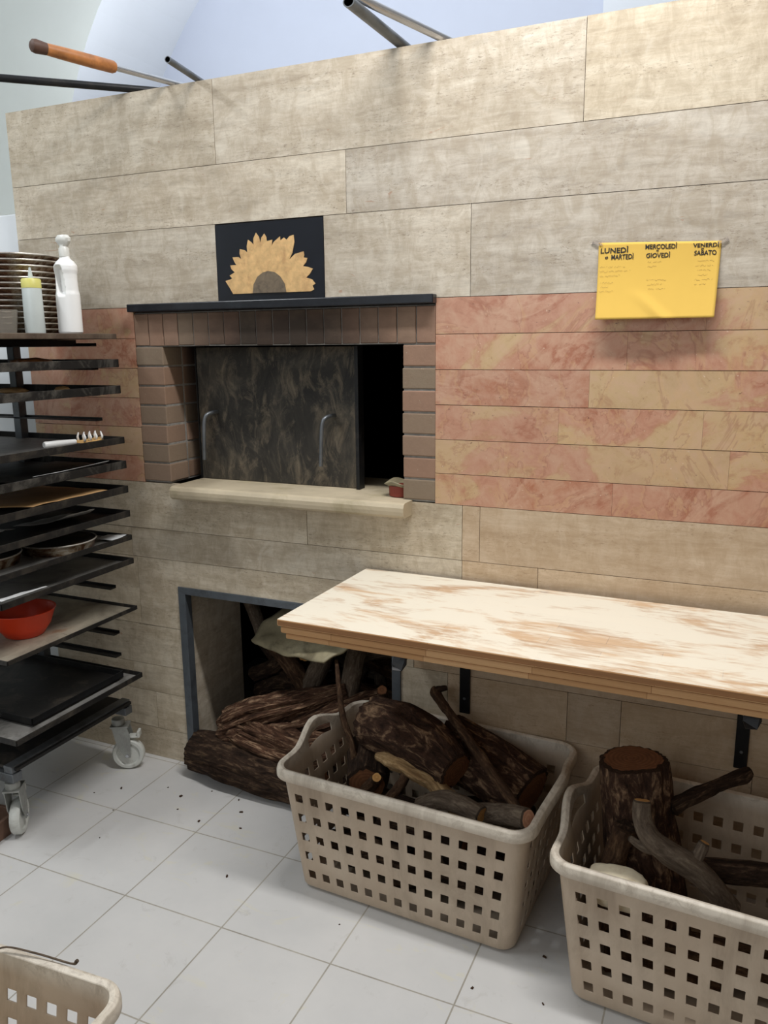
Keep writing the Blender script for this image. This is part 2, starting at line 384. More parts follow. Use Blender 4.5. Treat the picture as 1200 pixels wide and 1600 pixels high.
def lathe(bm, prof, segs=40, mi=0, center=(0, 0, 0), mat=None, closed=False):
    rings = []
    for r, z in prof:
        ring = []
        for i in range(segs):
            a = 2 * PI * i / segs
            p = Vector((r * math.cos(a), r * math.sin(a), z))
            if mat is not None: p = mat @ p
            ring.append(bm.verts.new(p + Vector(center)))
        rings.append(ring)
    n = len(rings)
    for k in range(n - 1 + (1 if closed else 0)):
        a, b = rings[k], rings[(k + 1) % n]
        for i in range(segs):
            j = (i + 1) % segs
            f = bm.faces.new((a[i], a[j], b[j], b[i])); f.material_index = mi
    if not closed:
        for ring, z in ((rings[0], 0), (rings[-1], 1)):
            if (prof[0][0] if z == 0 else prof[-1][0]) > 1e-6:
                f = bm.faces.new(ring); f.material_index = mi
    return rings
def tube(bm, pts, r, segs=14, mi=0, cap=True, flat=1.0):
    pts = [Vector(p) for p in pts]
    rs = r if isinstance(r, (list, tuple)) else [r] * len(pts)
    t0 = (pts[1] - pts[0]).normalized()
    nrm = t0.orthogonal().normalized()
    if abs(t0.z) < 0.9: nrm = (Vector((0, 0, 1)) - t0 * t0.z).normalized()
    rings = []
    for i, p in enumerate(pts):
        t = ((pts[min(i + 1, len(pts) - 1)] - pts[max(i - 1, 0)])).normalized()
        nrm = (nrm - t * nrm.dot(t)).normalized(); bi = t.cross(nrm)
        rings.append([bm.verts.new(p + (nrm * math.cos(a) * flat + bi * math.sin(a)) * rs[i]) for a in [2 * PI * k / segs for k in range(segs)]])
    for a, b in zip(rings, rings[1:]):
        for i in range(segs):
            j = (i + 1) % segs; f = bm.faces.new((a[i], a[j], b[j], b[i])); f.material_index = mi
    if cap:
        for ring in (rings[0], rings[-1]):
            f = bm.faces.new(ring); f.material_index = mi
    return rings
def smooth_path(pts, vals, n):
    P_ = [Vector(p) for p in pts]; out = []; ov = []
    m = len(P_) - 1
    for k in range(n + 1):
        u = k / n * m; i = min(int(u), m - 1); t = u - i
        p0, p1, p2, p3 = P_[max(i - 1, 0)], P_[i], P_[i + 1], P_[min(i + 2, m)]
        out.append(0.5 * ((2 * p1) + (p2 - p0) * t + (2 * p0 - 5 * p1 + 4 * p2 - p3) * t * t + (3 * p1 - p0 - 3 * p2 + p3) * t ** 3))
        ov.append(vals[i] * (1 - t) + vals[i + 1] * t)
    return out, ov
def log(name, pts, radii, mats, label, cat, group=None, segs=36, rough=0.10, n=None, seed=0, stretch=1.0, twist=0.0, endcap=True, parent=None, burr=0.0, ridge=0.0, link_it=True, bm=None):
    """a trunk or branch: noisy bark tube, sawn ends with their own wood"""
    own = bm is None
    if own: bm = bmesh.new()
    L = bm.verts.layers.float_vector.get('lc') or bm.verts.layers.float_vector.new('lc')
    length = sum((Vector(a) - Vector(b)).length for a, b in zip(pts, pts[1:]))
    rm = sum(radii) / len(radii)
    if n is None: n = max(8, min(60, int(length / (rm * 0.22))))
    P_, R_ = smooth_path(pts, radii, n)
    t = (P_[1] - P_[0]).normalized(); nrm = t.orthogonal().normalized()
    rings = []; s = 0.0
    for i, p in enumerate(P_):
        t = (P_[min(i + 1, n)] - P_[max(i - 1, 0)]).normalized()
        nrm = (nrm - t * nrm.dot(t)).normalized(); bi = t.cross(nrm)
        if i: s += (p - P_[i - 1]).length
        ring = []
        for k in range(segs):
            a = 2 * PI * k / segs + twist * s
            c, sn = math.cos(a), math.sin(a)
            q = Vector((c * 1.5, sn * 1.5, s / (rm * 5) * stretch)) + Vector((seed * 3.7, seed * 1.3, 0))
            d = noise.fractal(q * 1.1, 0.9, 2.1, 3) * 0.8
            q2 = Vector((c * 7, sn * 7, s / (rm * 3) * stretch)) + Vector((seed * 3.7, seed * 1.3, 0))
            d += noise.noise(q2) * 0.9 + 0.5 * noise.noise(q2 * 2.3)
            if ridge: d += ridge * noise.noise(Vector((c * 4.5, sn * 4.5, s / (rm * 9))) + Vector((seed * 2.1, 0, 0)))
            d += burr * abs(noise.noise(Vector((c * 2.3, sn * 2.3, s / (rm * 1.4))) + Vector((seed, 0, 0))))
            rr = R_[i] * (1 + rough * d)
            v = bm.verts.new(p + (nrm * c + bi * sn) * rr); v[L] = (c * rm, sn * rm, s + seed)
            ring.append(v)
        rings.append(ring)
    for a, b in zip(rings, rings[1:]):
        for i in range(segs):
            j = (i + 1) % segs; f = bm.faces.new((a[i], a[j], b[j], b[i])); f.material_index = 0; f.smooth = True
    for e, (ring, p, rr) in enumerate(((rings[0], P_[0], R_[0]), (rings[-1], P_[-1], R_[-1]))):
        dirv = (P_[0] - P_[1] if e == 0 else P_[-1] - P_[-2]).normalized()
        prev = ring
        for fr in (0.86, 0.5):
            nr = []
            for v in ring:
                nv = bm.verts.new(p + (v.co - p) * fr + dirv * 0.004); d = (v.co - p) * fr; nv[L] = (d.dot(nrm), d.dot(bi), 0)
                nr.append(nv)
            for i in range(segs):
                j = (i + 1) % segs; f = bm.faces.new((prev[i], prev[j], nr[j], nr[i])); f.material_index = 1 if prev is not ring else 0
            prev = nr
        cv = bm.verts.new(p + dirv * 0.004); cv[L] = (0, 0, 0)
        for i in range(segs):
            j = (i + 1) % segs; f = bm.faces.new((prev[i], prev[j], cv)); f.material_index = 1
    if not link_it: return bm
    o = link(name, bm, mats, parent)
    if label: tagit(o, label, cat, group)
    return o
def struct(name, bm, mats, **kw):
    o = link(name, bm, mats, **kw); o['kind'] = 'structure'; return o
def subtract(r, holes):
    rects = [r]
    for h in holes:
        out = []
        for a in rects:
            x0, z0, x1, z1 = a; X0, Z0, X1, Z1 = h
            if X1 <= x0 or X0 >= x1 or Z1 <= z0 or Z0 >= z1: out.append(a); continue
            if X0 > x0: out.append((x0, z0, X0, z1))
            if X1 < x1: out.append((X1, z0, x1, z1))
            cx0, cx1 = max(x0, X0), min(x1, X1)
            if Z0 > z0: out.append((cx0, z0, cx1, Z0))
            if Z1 < z1: out.append((cx0, Z1, cx1, z1))
        rects = out
    return rects

# ------------------------------------------------------------ the room
XL, XR, TOP = -2.43, 1.9, 2.348
bm = newbm(); box(bm, (-4.2, -4.6, -0.05), (2.6, 2.2, 0)); struct('floor', bm, 'floor')

OV = (-1.930, 1.073, -0.829, 1.686); WO = (-1.812, -0.01, -0.945, 0.698); FLW = (-1.577, 1.687, -1.188, 1.922)
rows = [  # z0, z1, joints
    (2.101, TOP, [-1.562, -0.428, 0.62], 0), (1.924, 2.101, [-1.110, 0.18, 1.1], 0), (1.676, 1.924, [-1.577, -1.188, -0.726, 0.45, 1.3], 0),
    (1.573, 1.676, [-2.15, -0.10, 0.55, 1.2], 1), (1.472, 1.573, [-2.22, -0.29, 0.41, 1.05], 1), (1.370, 1.472, [-2.06, -0.385, 0.30, 0.9], 1),
    (1.268, 1.370, [-2.25, -0.465, -0.09, 0.6, 1.3], 1), (1.166, 1.268, [-2.12, -0.02, 0.7, 1.4], 1), (1.073, 1.166, [-2.3, -0.31, 0.4, 1.1], 1),
    (0.903, 1.073, [-1.275, -0.743, -0.688, 0.55, 1.4], 0), (0.793, 0.903, [-2.01, -0.742, -0.510, 0.75], 0), (0.533, 0.793, [-1.992, -0.9, 0.30, 1.2], 0),
    (0.376, 0.533, [-2.2, -0.785, -0.410, -0.256, 0.5], 0), (0.268, 0.376, [-2.05, -0.80, 0.1, 0.9], 0), (0.120, 0.268, [-1.95, -0.47, 0.6], 0), (0.0, 0.120, [-2.1, -0.7, 0.2, 1.1], 0)]
bm = newbm(True)
g = 0.0008
for z0, z1, js, mi in rows:
    xs = [XL] + js + [XR]
    for a, b in zip(xs, xs[1:]):
        if mi == 0 and z0 > 1.67 and abs(a + 1.577) < .01: continue
        c = rndc(); c = (c[0], c[1], c[2] * .9, 1); dy = random.uniform(-0.0005, 0.0005)
        if z1 < 1.08: c = (c[0] * .35, c[1], 1.0 if (a + b) / 2 > -1.0 else c[2], 1)      # right of the oven the slabs below the pink band are a warmer stone
        elif z1 > 2.3: c = (c[0], c[1] * .5, c[2], 1)
        elif z1 < 2.2 and z0 > 1.67 and (a + b) / 2 > -0.9: c = (0.9, c[1] * .3, c[2], 1)
        for (x0, q0, x1, q1) in subtract((a + (.0002 if mi else g), z0 + g, b - (.0002 if mi else g), z1 - g), [OV, WO]):
            box(bm, (x0, dy, q0), (x1, 0.02, q1), mi, c)
wall = struct('wall_back', bm, ['trav', 'pink'])
# masonry core behind the slabs, with the two openings through it, and the deck on top
bm = newbm()
for (x0, q0, x1, q1) in subtract((XL + .002, 0.0, XR, TOP - .002), [(-1.90, 1.04, -0.84, 1.68), (-1.815, -1, -0.942, 0.70)]):
    box(bm, (x0, 0.015, q0), (x1, 0.34, q1))
box(bm, (XL + .002, 0.34, TOP - 0.12), (XR, 1.95, TOP - .002))
box(bm, (XL + .002, 0.34, 0), (XL + 0.12, 1.95, TOP - .1))
o = struct('wall_back_core', bm, 'core'); o.parent = wall
# oven chamber, sooty
bm = newbm()
x0, x1, y0, y1, z0, z1 = -2.05, -0.70, 0.34, 1.5, 1.05, 1.72
box(bm, (x0 - .05, y0, z0 - .05), (x1 + .05, y1, z0)); box(bm, (x0 - .05, y0, z1), (x1 + .05, y1, z1 + .05))
box(bm, (x0 - .05, y0, z0), (x0, y1, z1)); box(bm, (x1, y0, z0), (x1 + .05, y1, z1)); box(bm, (x0 - .05, y1, z0 - .05), (x1 + .05, y1 + .05, z1 + .05))
box(bm, (-1.90, 0.245, 1.547), (-0.84, 0.36, 1.69))
o = struct('wall_oven_chamber', bm, 'soot'); o.parent = wall
# firewood recess: side cheeks in travertine, lining painted near-black for shade
bm = newbm(True)
box(bm, (-1.815, 0.02, 0), (-1.79, 0.345, 0.70), 0, rndc()); box(bm, (-0.967, 0.02, 0), (-0.942, 0.345, 0.70), 0, rndc())
o = struct('wall_recess_cheeks', bm, 'trav'); o.parent = wall
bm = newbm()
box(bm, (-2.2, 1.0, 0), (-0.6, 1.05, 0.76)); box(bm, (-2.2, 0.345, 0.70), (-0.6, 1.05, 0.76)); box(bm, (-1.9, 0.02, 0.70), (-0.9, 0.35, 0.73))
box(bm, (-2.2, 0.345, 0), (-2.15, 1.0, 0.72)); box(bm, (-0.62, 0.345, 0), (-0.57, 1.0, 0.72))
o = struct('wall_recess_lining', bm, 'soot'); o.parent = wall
# steel frame round the recess
bm = newbm()
box(bm, (-1.812, -0.006, 0), (-1.782, 0.03, 0.698)); box(bm, (-0.975, -0.006, 0), (-0.945, 0.03, 0.698)); box(bm, (-1.7819, -0.006, 0.672), (-0.9751, 0.03, 0.698))
o = struct('trim_1', bm, 'frame_paint', bevel=0.001)

# white pier and walls left of and behind the oven
bm = newbm(); box(bm, (-2.86, 0.03, 0), (-2.435, 0.50, 2.02)); struct('wall_left', bm, 'plaster', bevel=0.004)
bm = newbm(); box(bm, (-4.25, -4.6, 0), (-4.15, 2.2, 4.0)); struct('wall_far_left', bm, 'plaster2')
# lunette with an arch band in front of it
cx, cz, R = -1.77, 2.21, 1.77
bm = newbm(); box(bm, (-3.9, 2.0, 0), (2.6, 2.1, 4.05)); struct('wall_rear', bm, 'plaster3')
bm = newbm()
prev = None; N = 40
for i in range(N + 1):
    a = PI - PI * i / N
    x, z = cx + R * math.cos(a), cz + R * math.sin(a)
    cur = [bm.verts.new((x, 1.38, z)), bm.verts.new((x, 2.0, z)), bm.verts.new((x, 1.38, 4.05))]
    if prev:
        bm.faces.new((prev[0], cur[0], cur[1], prev[1])).material_index = 0
        bm.faces.new((prev[0], prev[2], cur[2], cur[0])).material_index = 1
    prev = cur
for f in ([(-3.54, 1.38, 0), (-3.54, 2.0, 0), (-3.54, 2.0, 2.21), (-3.54, 1.38, 2.21)],):
    bm.faces.new([bm.verts.new(p) for p in f]).material_index = 0
bm.faces.new([bm.verts.new(p) for p in [(-4.2, 1.38, 0), (-3.54, 1.38, 0), (-3.54, 1.38, 4.05), (-4.2, 1.38, 4.05)]]).material_index = 1
struct('wall_arch', bm, ['plaster', 'plaster2'])
bm = newbm(); box(bm, (-0.715, 1.88, 0), (0.5, 2.0, 4.0)); struct('wall_right_pier', bm, 'plaster')
bm = newbm(); box(bm, (-4.2, -3.2, 3.95), (2.6, 2.2, 4.05)); struct('ceiling', bm, 'plaster')

# ------------------------------------------------------------ brick surround of the oven mouth
root = empty('brick_surround', (0, 0, 0), 'grey-brown brick surround with a soot-blackened lintel framing the oven mouth', 'oven surround')
def brickbox(bm, lo, hi):
    box(bm, lo, hi, 0, rndc())
bm = newbm(True)
zb = 1.078; nb = 7; ph = (1.546 - zb) / nb
for i in range(nb):
    j = lambda: random.uniform(-0.0012, 0.0012)
    brickbox(bm, (-1.930, 0.0 + j(), zb + i * ph + .003), (-1.815 + j() * 2, 0.10, zb + (i + 1) * ph - .003))
    brickbox(bm, (-1.926, 0.108, zb + i * ph + .003), (-1.815 + j() * 2, 0.235, zb + (i + 1) * ph - .003))
link('brick_jamb', bm, 'brick', root, bevel=0.003)
bm = newbm(True)
for i in range(nb):
    brickbox(bm, (-0.934 + random.uniform(-.002, .002), 0.0 + random.uniform(-.001, .001), zb + i * ph + .003), (-0.829, 0.235, zb + (i + 1) * ph - .003))
link('brick_jamb', bm, 'brick', root, bevel=0.003)
bm = newbm(True)
nl = 18; pl = (1.101) / nl
for i in range(nl):
    brickbox(bm, (-1.930 + i * pl + .0015, random.uniform(-.001, .001), 1.549 + random.uniform(-.002, .002)), (-1.930 + (i + 1) * pl - .0015, 0.235, 1.654))
link('brick_lintel', bm, 'brick', root, bevel=0.002)
bm = newbm()
box(bm, (-1.928, 0.0035, 1.076), (-1.818, 0.24, 1.548)); box(bm, (-0.931, 0.0035, 1.076), (-0.831, 0.24, 1.548)); box(bm, (-1.928, 0.004, 1.546), (-0.831, 0.24, 1.658))
link('mortar', bm, 'mortar', root)

bm = newbm(); box(bm, (-1.932, -0.030, 1.660), (-0.827, 0.02, 1.686))
tagit(link('stone_ledge', bm, 'black_stone', bevel=0.003), 'long thin black stone ledge capping the brick lintel under the sunflower panel', 'ledge')

# hearth slab
bm = newbm(True)
v = []
prof = [(-0.058, 1.032), (-0.068, 1.040), (-0.070, 1.052), (-0.070, 1.064), (-0.065, 1.074), (-0.055, 1.078), (0.34, 1.078), (0.34, 1.032)]
for x in (-1.768, -0.905): v.append([bm.verts.new((x, y, z)) for y, z in prof])
for i in range(len(prof)):
    j = (i + 1) % len(prof); bm.faces.new((v[0][i], v[0][j], v[1][j], v[1][i]))
bm.faces.new(v[0]); bm.faces.new(v[1])
tagit(link('hearth_slab', bm, 'sill'), 'pale travertine hearth slab with rounded front edge jutting out below the oven door', 'hearth slab')

# iron door standing on the slab
root = empty('oven_hatch', (-1.45, 0.125, 1.078), 'sooty black sheet-iron oven door with two bent handles, standing in the oven mouth', 'oven door')
tilt = Matrix.Translation((-1.45, 0.125, 1.078)).inverted()
bm = newbm()
b = box(bm, (-1.769, 0.118, 1.079), (-1.140, 0.132, 1.541), mat=tilt)
for vv in b:
    if vv.co.z > .3: vv.co.y += 0.0
link('panel', bm, 'door', root, bevel=0.002)
bm = newbm(); box(bm, (-1.142, 0.100, 1.079), (-1.130, 0.140, 1.541), mat=tilt)
link('edge_flange', bm, 'black_metal', root)
bm = newbm(); box(bm, (-1.769, 0.112, 1.079), (-1.765, 0.140, 1.541), mat=tilt)
link('edge_flange', bm, 'black_metal', root)
for hx in (-1.695, -1.232):
    bm = newbm()
    pts = [(hx + .006, .118, 1.318), (hx + .002, .094, 1.318), (hx - .006, .074, 1.312), (hx - .012, .066, 1.295), (hx - .016, .064, 1.25), (hx - .022, .066, 1.155)]
    pts = [Vector(p) + Vector((1.45, -.125, -1.078)) for p in pts]
    P_, _ = smooth_path(pts, [1] * 6, 24); tube(bm, P_, 0.0065, 12)
    link('door_handle', bm, 'steel', root, smooth='auto')

# embers and crumpled foil inside the chamber
log('charred_log', [(-1.05, .50, 1.11), (-.9, .62, 1.12), (-.78, .8, 1.115)], [.045, .05, .04], ['bark', 'bark'], 'charred log lying in the dark oven chamber right of the iron door', 'log', seed=44)

# sunflower inlay
root = empty('sunflower_panel', (-1.382, 0.0, 1.805), 'black marble panel with an inlaid golden half sunflower above the oven ledge', 'decorative panel')
off = Vector((1.382, 0, -1.805))
bm = newbm(); box(bm, (-1.576 + off.x, -0.0015, 1.688 + off.z), (-1.189 + off.x, 0.02, 1.921 + off.z)); link('black_slab', bm, 'tile_black', root)
def prism(bm, pts, y0, y1, mi=0):
    a = [bm.verts.new((x, y0, z)) for x, z in pts]; b = [bm.verts.new((x, y1, z)) for x, z in pts]
    for t_ in tessellate_polygon([[Vector((x, z, 0)) for x, z in pts]]): bm.faces.new([a[q] for q in t_]).material_index = mi
    for i in range(len(pts)):
        j = (i + 1) % len(pts); bm.faces.new((a[i], a[j], b[j], b[i])).material_index = mi
PET = [(-1.518, 1.708), (-1.53, 1.727), (-1.545, 1.749), (-1.526, 1.753), (-1.519, 1.756), (-1.528, 1.765), (-1.513, 1.772), (-1.508, 1.774), (-1.52, 1.784), (-1.524, 1.796), (-1.501, 1.796), (-1.509, 1.808), (-1.514, 1.82), (-1.492, 1.82), (-1.482, 1.813), (-1.487, 1.83), (-1.485, 1.844), (-1.467, 1.839), (-1.458, 1.831), (-1.459, 1.851), (-1.454, 1.87), (-1.442, 1.862), (-1.434, 1.853), (-1.434, 1.872), (-1.424, 1.889), (-1.414, 1.877), (-1.409, 1.857), (-1.405, 1.873), (-1.394, 1.885), (-1.387, 1.874), (-1.386, 1.862), (-1.366, 1.865), (-1.369, 1.846), (-1.361, 1.858), (-1.338, 1.873), (-1.337, 1.861), (-1.324, 1.869), (-1.315, 1.862), (-1.304, 1.872), (-1.29, 1.875), (-1.288, 1.854), (-1.296, 1.823), (-1.308, 1.803), (-1.287, 1.819), (-1.257, 1.825), (-1.255, 1.815), (-1.257, 1.807), (-1.244, 1.805), (-1.249, 1.793), (-1.26, 1.782), (-1.243, 1.779), (-1.226, 1.773), (-1.237, 1.758), (-1.25, 1.748), (-1.23, 1.742), (-1.219, 1.729), (-1.229, 1.723), (-1.224, 1.712), (-1.235, 1.707)]
bm = newbm(); prism(bm, [(x + off.x, z + off.z) for x, z in PET], -0.0035, 0.0); link('petals', bm, 'petal', root)
SEED = [(-1.443, 1.7078), (-1.439, 1.734), (-1.424, 1.757), (-1.404, 1.769), (-1.384, 1.773), (-1.361, 1.769), (-1.341, 1.755), (-1.326, 1.733), (-1.321, 1.7075)]
bm = newbm(); prism(bm, [(x + off.x, z + off.z) for x, z in SEED], -0.0050, 0.0); link('seed_head', bm, 'seed', root)

# small tin with a paper filter on the slab
root = empty('tin_with_paper', (-0.962, 0.055, 1.079), 'dark red tin with a crumpled paper liner on the slab right of the door', 'tin')
bm = newbm(); lathe(bm, [(0.036, 0), (0.039, 0.002), (0.040, 0.034), (0.038, 0.034)], 28); link('tin_body', bm, 'terracotta', root, smooth='auto')
bm = newbm()
rg = lathe(bm, [(0.0, 0.012), (0.022, 0.014), (0.034, 0.030), (0.052, 0.044), (0.049, 0.045), (0.032, 0.033), (0.02, 0.017)], 40)
for i, ring in enumerate(rg):
    for j, vv in enumerate(ring):
        a = 2 * PI * j / 40
        if i in (2, 3, 4, 5): vv.co.z += 0.006 * math.sin(a * 3 + .6) * (1 if i in (3, 4) else .3); vv.co.xy *= 1 + .06 * math.sin(a * 4)
link('paper_liner', bm, 'bag', root, smooth=True)

# ------------------------------------------------------------ yellow note with the days of the week
root = empty('paper_note', (-0.225, -0.002, 1.70), 'yellow handwritten weekday notice taped to the marble wall above the pink band', 'paper note')
def paper_y(s, t):
    crease = 0.010 * max(0.0, 1 - abs((s - 0.45) + (t - 0.8) * -0.7) / 0.10) * max(0.0, t - 0.62) * 2.2
    return -0.004 - 0.034 * max(t, 0.0) ** 1.8 - crease - 0.003 * math.sin(s * 5)
def paper_pt(s, t):
    tl, tr, br, bl = Vector((-.375, 0, 1.800)), Vector((-.077, 0, 1.789)), Vector((-.081, 0, 1.604)), Vector((-.371, 0, 1.604))
    p = (tl * (1 - s) + tr * s) * (1 - t) + (bl * (1 - s) + br * s) * t
    p.y = paper_y(s, t) ; return p - Vector((-0.225, -0.002, 1.70))
bm = newbm(); NX, NY = 44, 30
gr = [[bm.verts.new(paper_pt(i / NX, j / NY)) for i in range(NX + 1)] for j in range(NY + 1)]
for j in range(NY):
    for i in range(NX): bm.faces.new((gr[j][i], gr[j][i + 1], gr[j + 1][i + 1], gr[j + 1][i]))
link('sheet', bm, 'paper_y', root, smooth=True, solid=0.0005)
def word(txt, x, z, width, h, slant=0.0):
    """hand lettering laid on the sheet; x,z left baseline"""
    cu = bpy.data.curves.new('ink', 'FONT'); cu.body = txt; cu.offset = 0.022; cu.shear = slant; cu.resolution_u = 3
    ob = bpy.data.objects.new('ink_tmp', cu); COL.objects.link(ob)
    dg = bpy.context.evaluated_depsgraph_get(); me = bpy.data.meshes.new_from_object(ob.evaluated_get(dg))
    bpy.data.objects.remove(ob); bpy.data.curves.remove(cu)
    xs = [v.co.x for v in me.vertices]; ys = [v.co.y for v in me.vertices]; x0, x1_ = min(xs), max(xs); y1_ = max(ys)
    for v in me.vertices:
        px = x + (v.co.x - x0) / (x1_ - x0) * width
        pz = z + v.co.y / 0.72 * h + 0.0006 * math.sin(px * 500 + z * 900) - (px - x) * 0.02
        s = (px + .375) / .298; t = (1.80 - .011 * s - pz) / .19
        v.co = (px + .225, paper_y(s, t) + 0.002 - 0.0012, pz - 1.70)
    me.materials.append(T['ink'])
    o = bpy.data.objects.new('handwriting', me); COL.objects.link(o); o.parent = root; o['label'] = 'black marker lettering reading ' + txt
for a in [('LUNED\u00cc', -.369, 1.7735, .070, .013), ('e', -.357, 1.7590, .008, .009), ('MARTED\u00cc', -.341, 1.7565, .056, .0125), ('MERCOLED\u00cc', -.257, 1.778, .076, .0115),
          ('e', -.230, 1.7705, .006, .007), ('GIOVED\u00cc', -.254, 1.7565, .058, .0115), ('VENERD\u00cc', -.143, 1.7765, .060, .0100), ('e', -.124, 1.7700, .007, .007), ('SABATO', -.139, 1.7575, .052, .0115)]:
    word(*a)
rr = random.Random(3)
for (x, z, wd, n) in [(-.371, 1.737, .085, 3), (-.371, 1.697, .045, 3), (-.255, 1.745, .045, 2), (-.250, 1.700, .055, 3), (-.135, 1.742, .05, 4), (-.140, 1.697, .06, 2)]:
    bm = newbm()   # faint pencil scribble
    for q in range(n):
        px = x + rr.uniform(0, .008); pz = z - q * .011; L_ = wd * rr.uniform(.55, 1)
        prev = None; k = 0
        while px < x + L_:
            zz = pz + rr.uniform(-.0022, .0022); s = (px + .375) / .298; t = (1.80 - .011 * s - zz) / .19
            y = paper_y(s, t) + 0.002 - 0.0011
            cur = (px + .225, y, zz - 1.70)
            if prev and rr.random() < .82:
                bm.faces.new([bm.verts.new(p) for p in (prev, cur, (cur[0], y, cur[2] + .0007), (prev[0], prev[1], prev[2] + .0007))])
            prev = cur; px += rr.uniform(.0012, .003)
    link('pencil_lines', bm, 'pencil', root)
for (s, dx) in ((0.0, -.014), (1.0, .012)):
    p = paper_pt(s, 0.02); bm = newbm()
    q = [(p.x + dx * 1.1, 0.0005, p.z + .012), (p.x + dx * 1.5, 0.0005, p.z + .002), (p.x - dx * .8, -.006, p.z - .004), (p.x - dx * .5, -.006, p.z + .006)]
    bm.faces.new([bm.verts.new(v) for v in q]); link('tape', bm, 'tape', root, solid=.0004)

# ------------------------------------------------------------ table boards and brackets
def bboard(name, lo, hi, mat, label):
    c = Vector(((lo[0] + hi[0]) / 2, (lo[1] + hi[1]) / 2, lo[2]))
    bm = newbm(); box(bm, Vector(lo) - c, Vector(hi) - c)
    o = link(name, bm, mat, bevel=0.004); o.location = c
    R_ = Matrix.Rotation(math.radians(-1.3), 4, 'Z'); p = Vector((-1.06, 0, 0)); o.location = R_ @ (c - p) + p; o.rotation_euler = (0, 0, math.radians(-1.3))
    return tagit(o, label, 'board', 'wooden work boards stacked on the wall brackets')
bboard('work_board', (-1.060, -0.535, 0.828), (1.35, -0.006, 0.848), 'board_f', 'flour-dusted top board of the stack of wooden boards on the wall brackets')
bboard('work_board', (-1.052, -0.531, 0.809), (1.33, -0.010, 0.827), 'board', 'thin wooden board in the middle of the stack under the floury top')
bboard('work_board', (-1.040, -0.526, 0.7925), (1.30, -0.014, 0.808), 'board', 'lowest wooden board of the stack resting directly on the black brackets')
def bracket(x, label, drop=0.0):
    root = empty('wall_bracket', (x, 0, 0.41 - drop), label, 'bracket', 'black iron brackets under the work boards')
    bm = newbm(); box(bm, (-.017, -.008, 0), (.017, -.001, .372 + drop)); link('upright', bm, 'black_metal', root, bevel=.002)
    bm = newbm(); box(bm, (-.014, -.52, .372 + drop), (.014, -.001, .379 + drop)); link('arm', bm, 'black_metal', root, bevel=.001)
    bm = newbm(); v = [bm.verts.new(p) for p in [(x_, y_, z_ + drop) for x_, y_, z_ in [(-.016, -.520, .386), (.016, -.520, .386), (.018, -.528, .366), (.010, -.540, .352), (-.012, -.544, .352), (-.018, -.53, .362)]]]
    bm.faces.new(v); link('arm_lip', bm, 'black_metal', root, solid=.006)
    for z in (.05, .16):
        bm = newbm(); lathe(bm, [(0.0, 0), (.005, .0005), (.004, .003), (0, .0035)], 12, mat=Matrix.Rotation(PI / 2, 4, 'X')); link('screw', bm, 'steel', root, loc=(0, -.008, z))
bracket(-.727, 'black iron wall bracket under the left part of the boards behind the first log basket')
bracket(.067, 'black iron wall bracket under the right part of the boards above the second basket', .016)

# ------------------------------------------------------------ long tools lying on the oven top
def ztop(p, q):  # a rod passing p (on the front edge) and free end q
    return p, q
root = empty('oven_peel', (-1.75, 0.05, 2.36), 'long-handled oven tool with an orange turned wooden grip poking out over the top left', 'oven tool')
E1 = Vector((-1.878, -.395, 2.368)) - Vector((-1.75, .05, 2.36)); J = Vector((-1.790, -.165, 2.363)) - Vector((-1.75, .05, 2.36)); d = (J - E1)
bm = newbm(); tube(bm, [J - d * .05, J + d * 2.2], .0085, 14); link('shaft', bm, 'chrome', root, smooth='auto')
bm = newbm(); tube(bm, [E1 + d * t for t in (.06, .15, .35, .7, .97, 1.0)], [.0165, .0155, .017, .018, .0175, .014], 20); link('grip', bm, 'handle_wood', root, smooth='auto')
bm = newbm(); tube(bm, [E1 + d * t for t in (-.02, 0, .04, .09, .16)], [.010, .0165, .0185, .0175, .0158], 20); link('grip_end', bm, 'handle_dark', root, smooth='auto')
def rod(label, end, edge, r, mat, name='metal_pole', extra=1.0, hollow=True, flat=1.0, cat='pole'):
    o0 = Vector(edge); d = (Vector(edge) - Vector(end)); bm = newbm()
    a = Vector(end) - o0; b = d.normalized() * extra
    tube(bm, [a, b], r, 18, 0, cap=not hollow, flat=flat)
    if hollow: tube(bm, [a, a + d.normalized() * .08], r * .8, 18, 1, cap=False, flat=flat); tube(bm, [a + d.normalized() * .06, a + d.normalized() * .08], r * .8, 18, 1, flat=flat);  # near-black lining paints the shade inside the tube
    if hollow:
        # annular rim
        rg = tube(bm, [a, a - d.normalized() * .0001], [r, r * .8], 18, 0, cap=False, flat=flat)
    o = link(name, bm, [mat, 'soot'], smooth='auto', loc=edge); tagit(o, label, cat); return o
rod('long black iron rod running off the left edge over the oven top', (-2.40, -.46, 2.3605), (-1.866, .023, 2.3605), .0115, 'black_metal', hollow=False)
rod('short open-ended grey metal tube right of the wooden-gripped tool', (-1.595, -.167, 2.3585), (-1.627, .023, 2.3585), .0095, 'steel')
rod('thick steel tube with a black end sticking up over the wall top', (-.951, -.29, 2.365), (-.945, .033, 2.365), .016, 'steel', flat=.8)
rod('thinner steel tube crossing beside the thick one over the wall top', (-.992, -.30, 2.405), (-.824, .024, 2.362), .011, 'chrome', extra=.05)

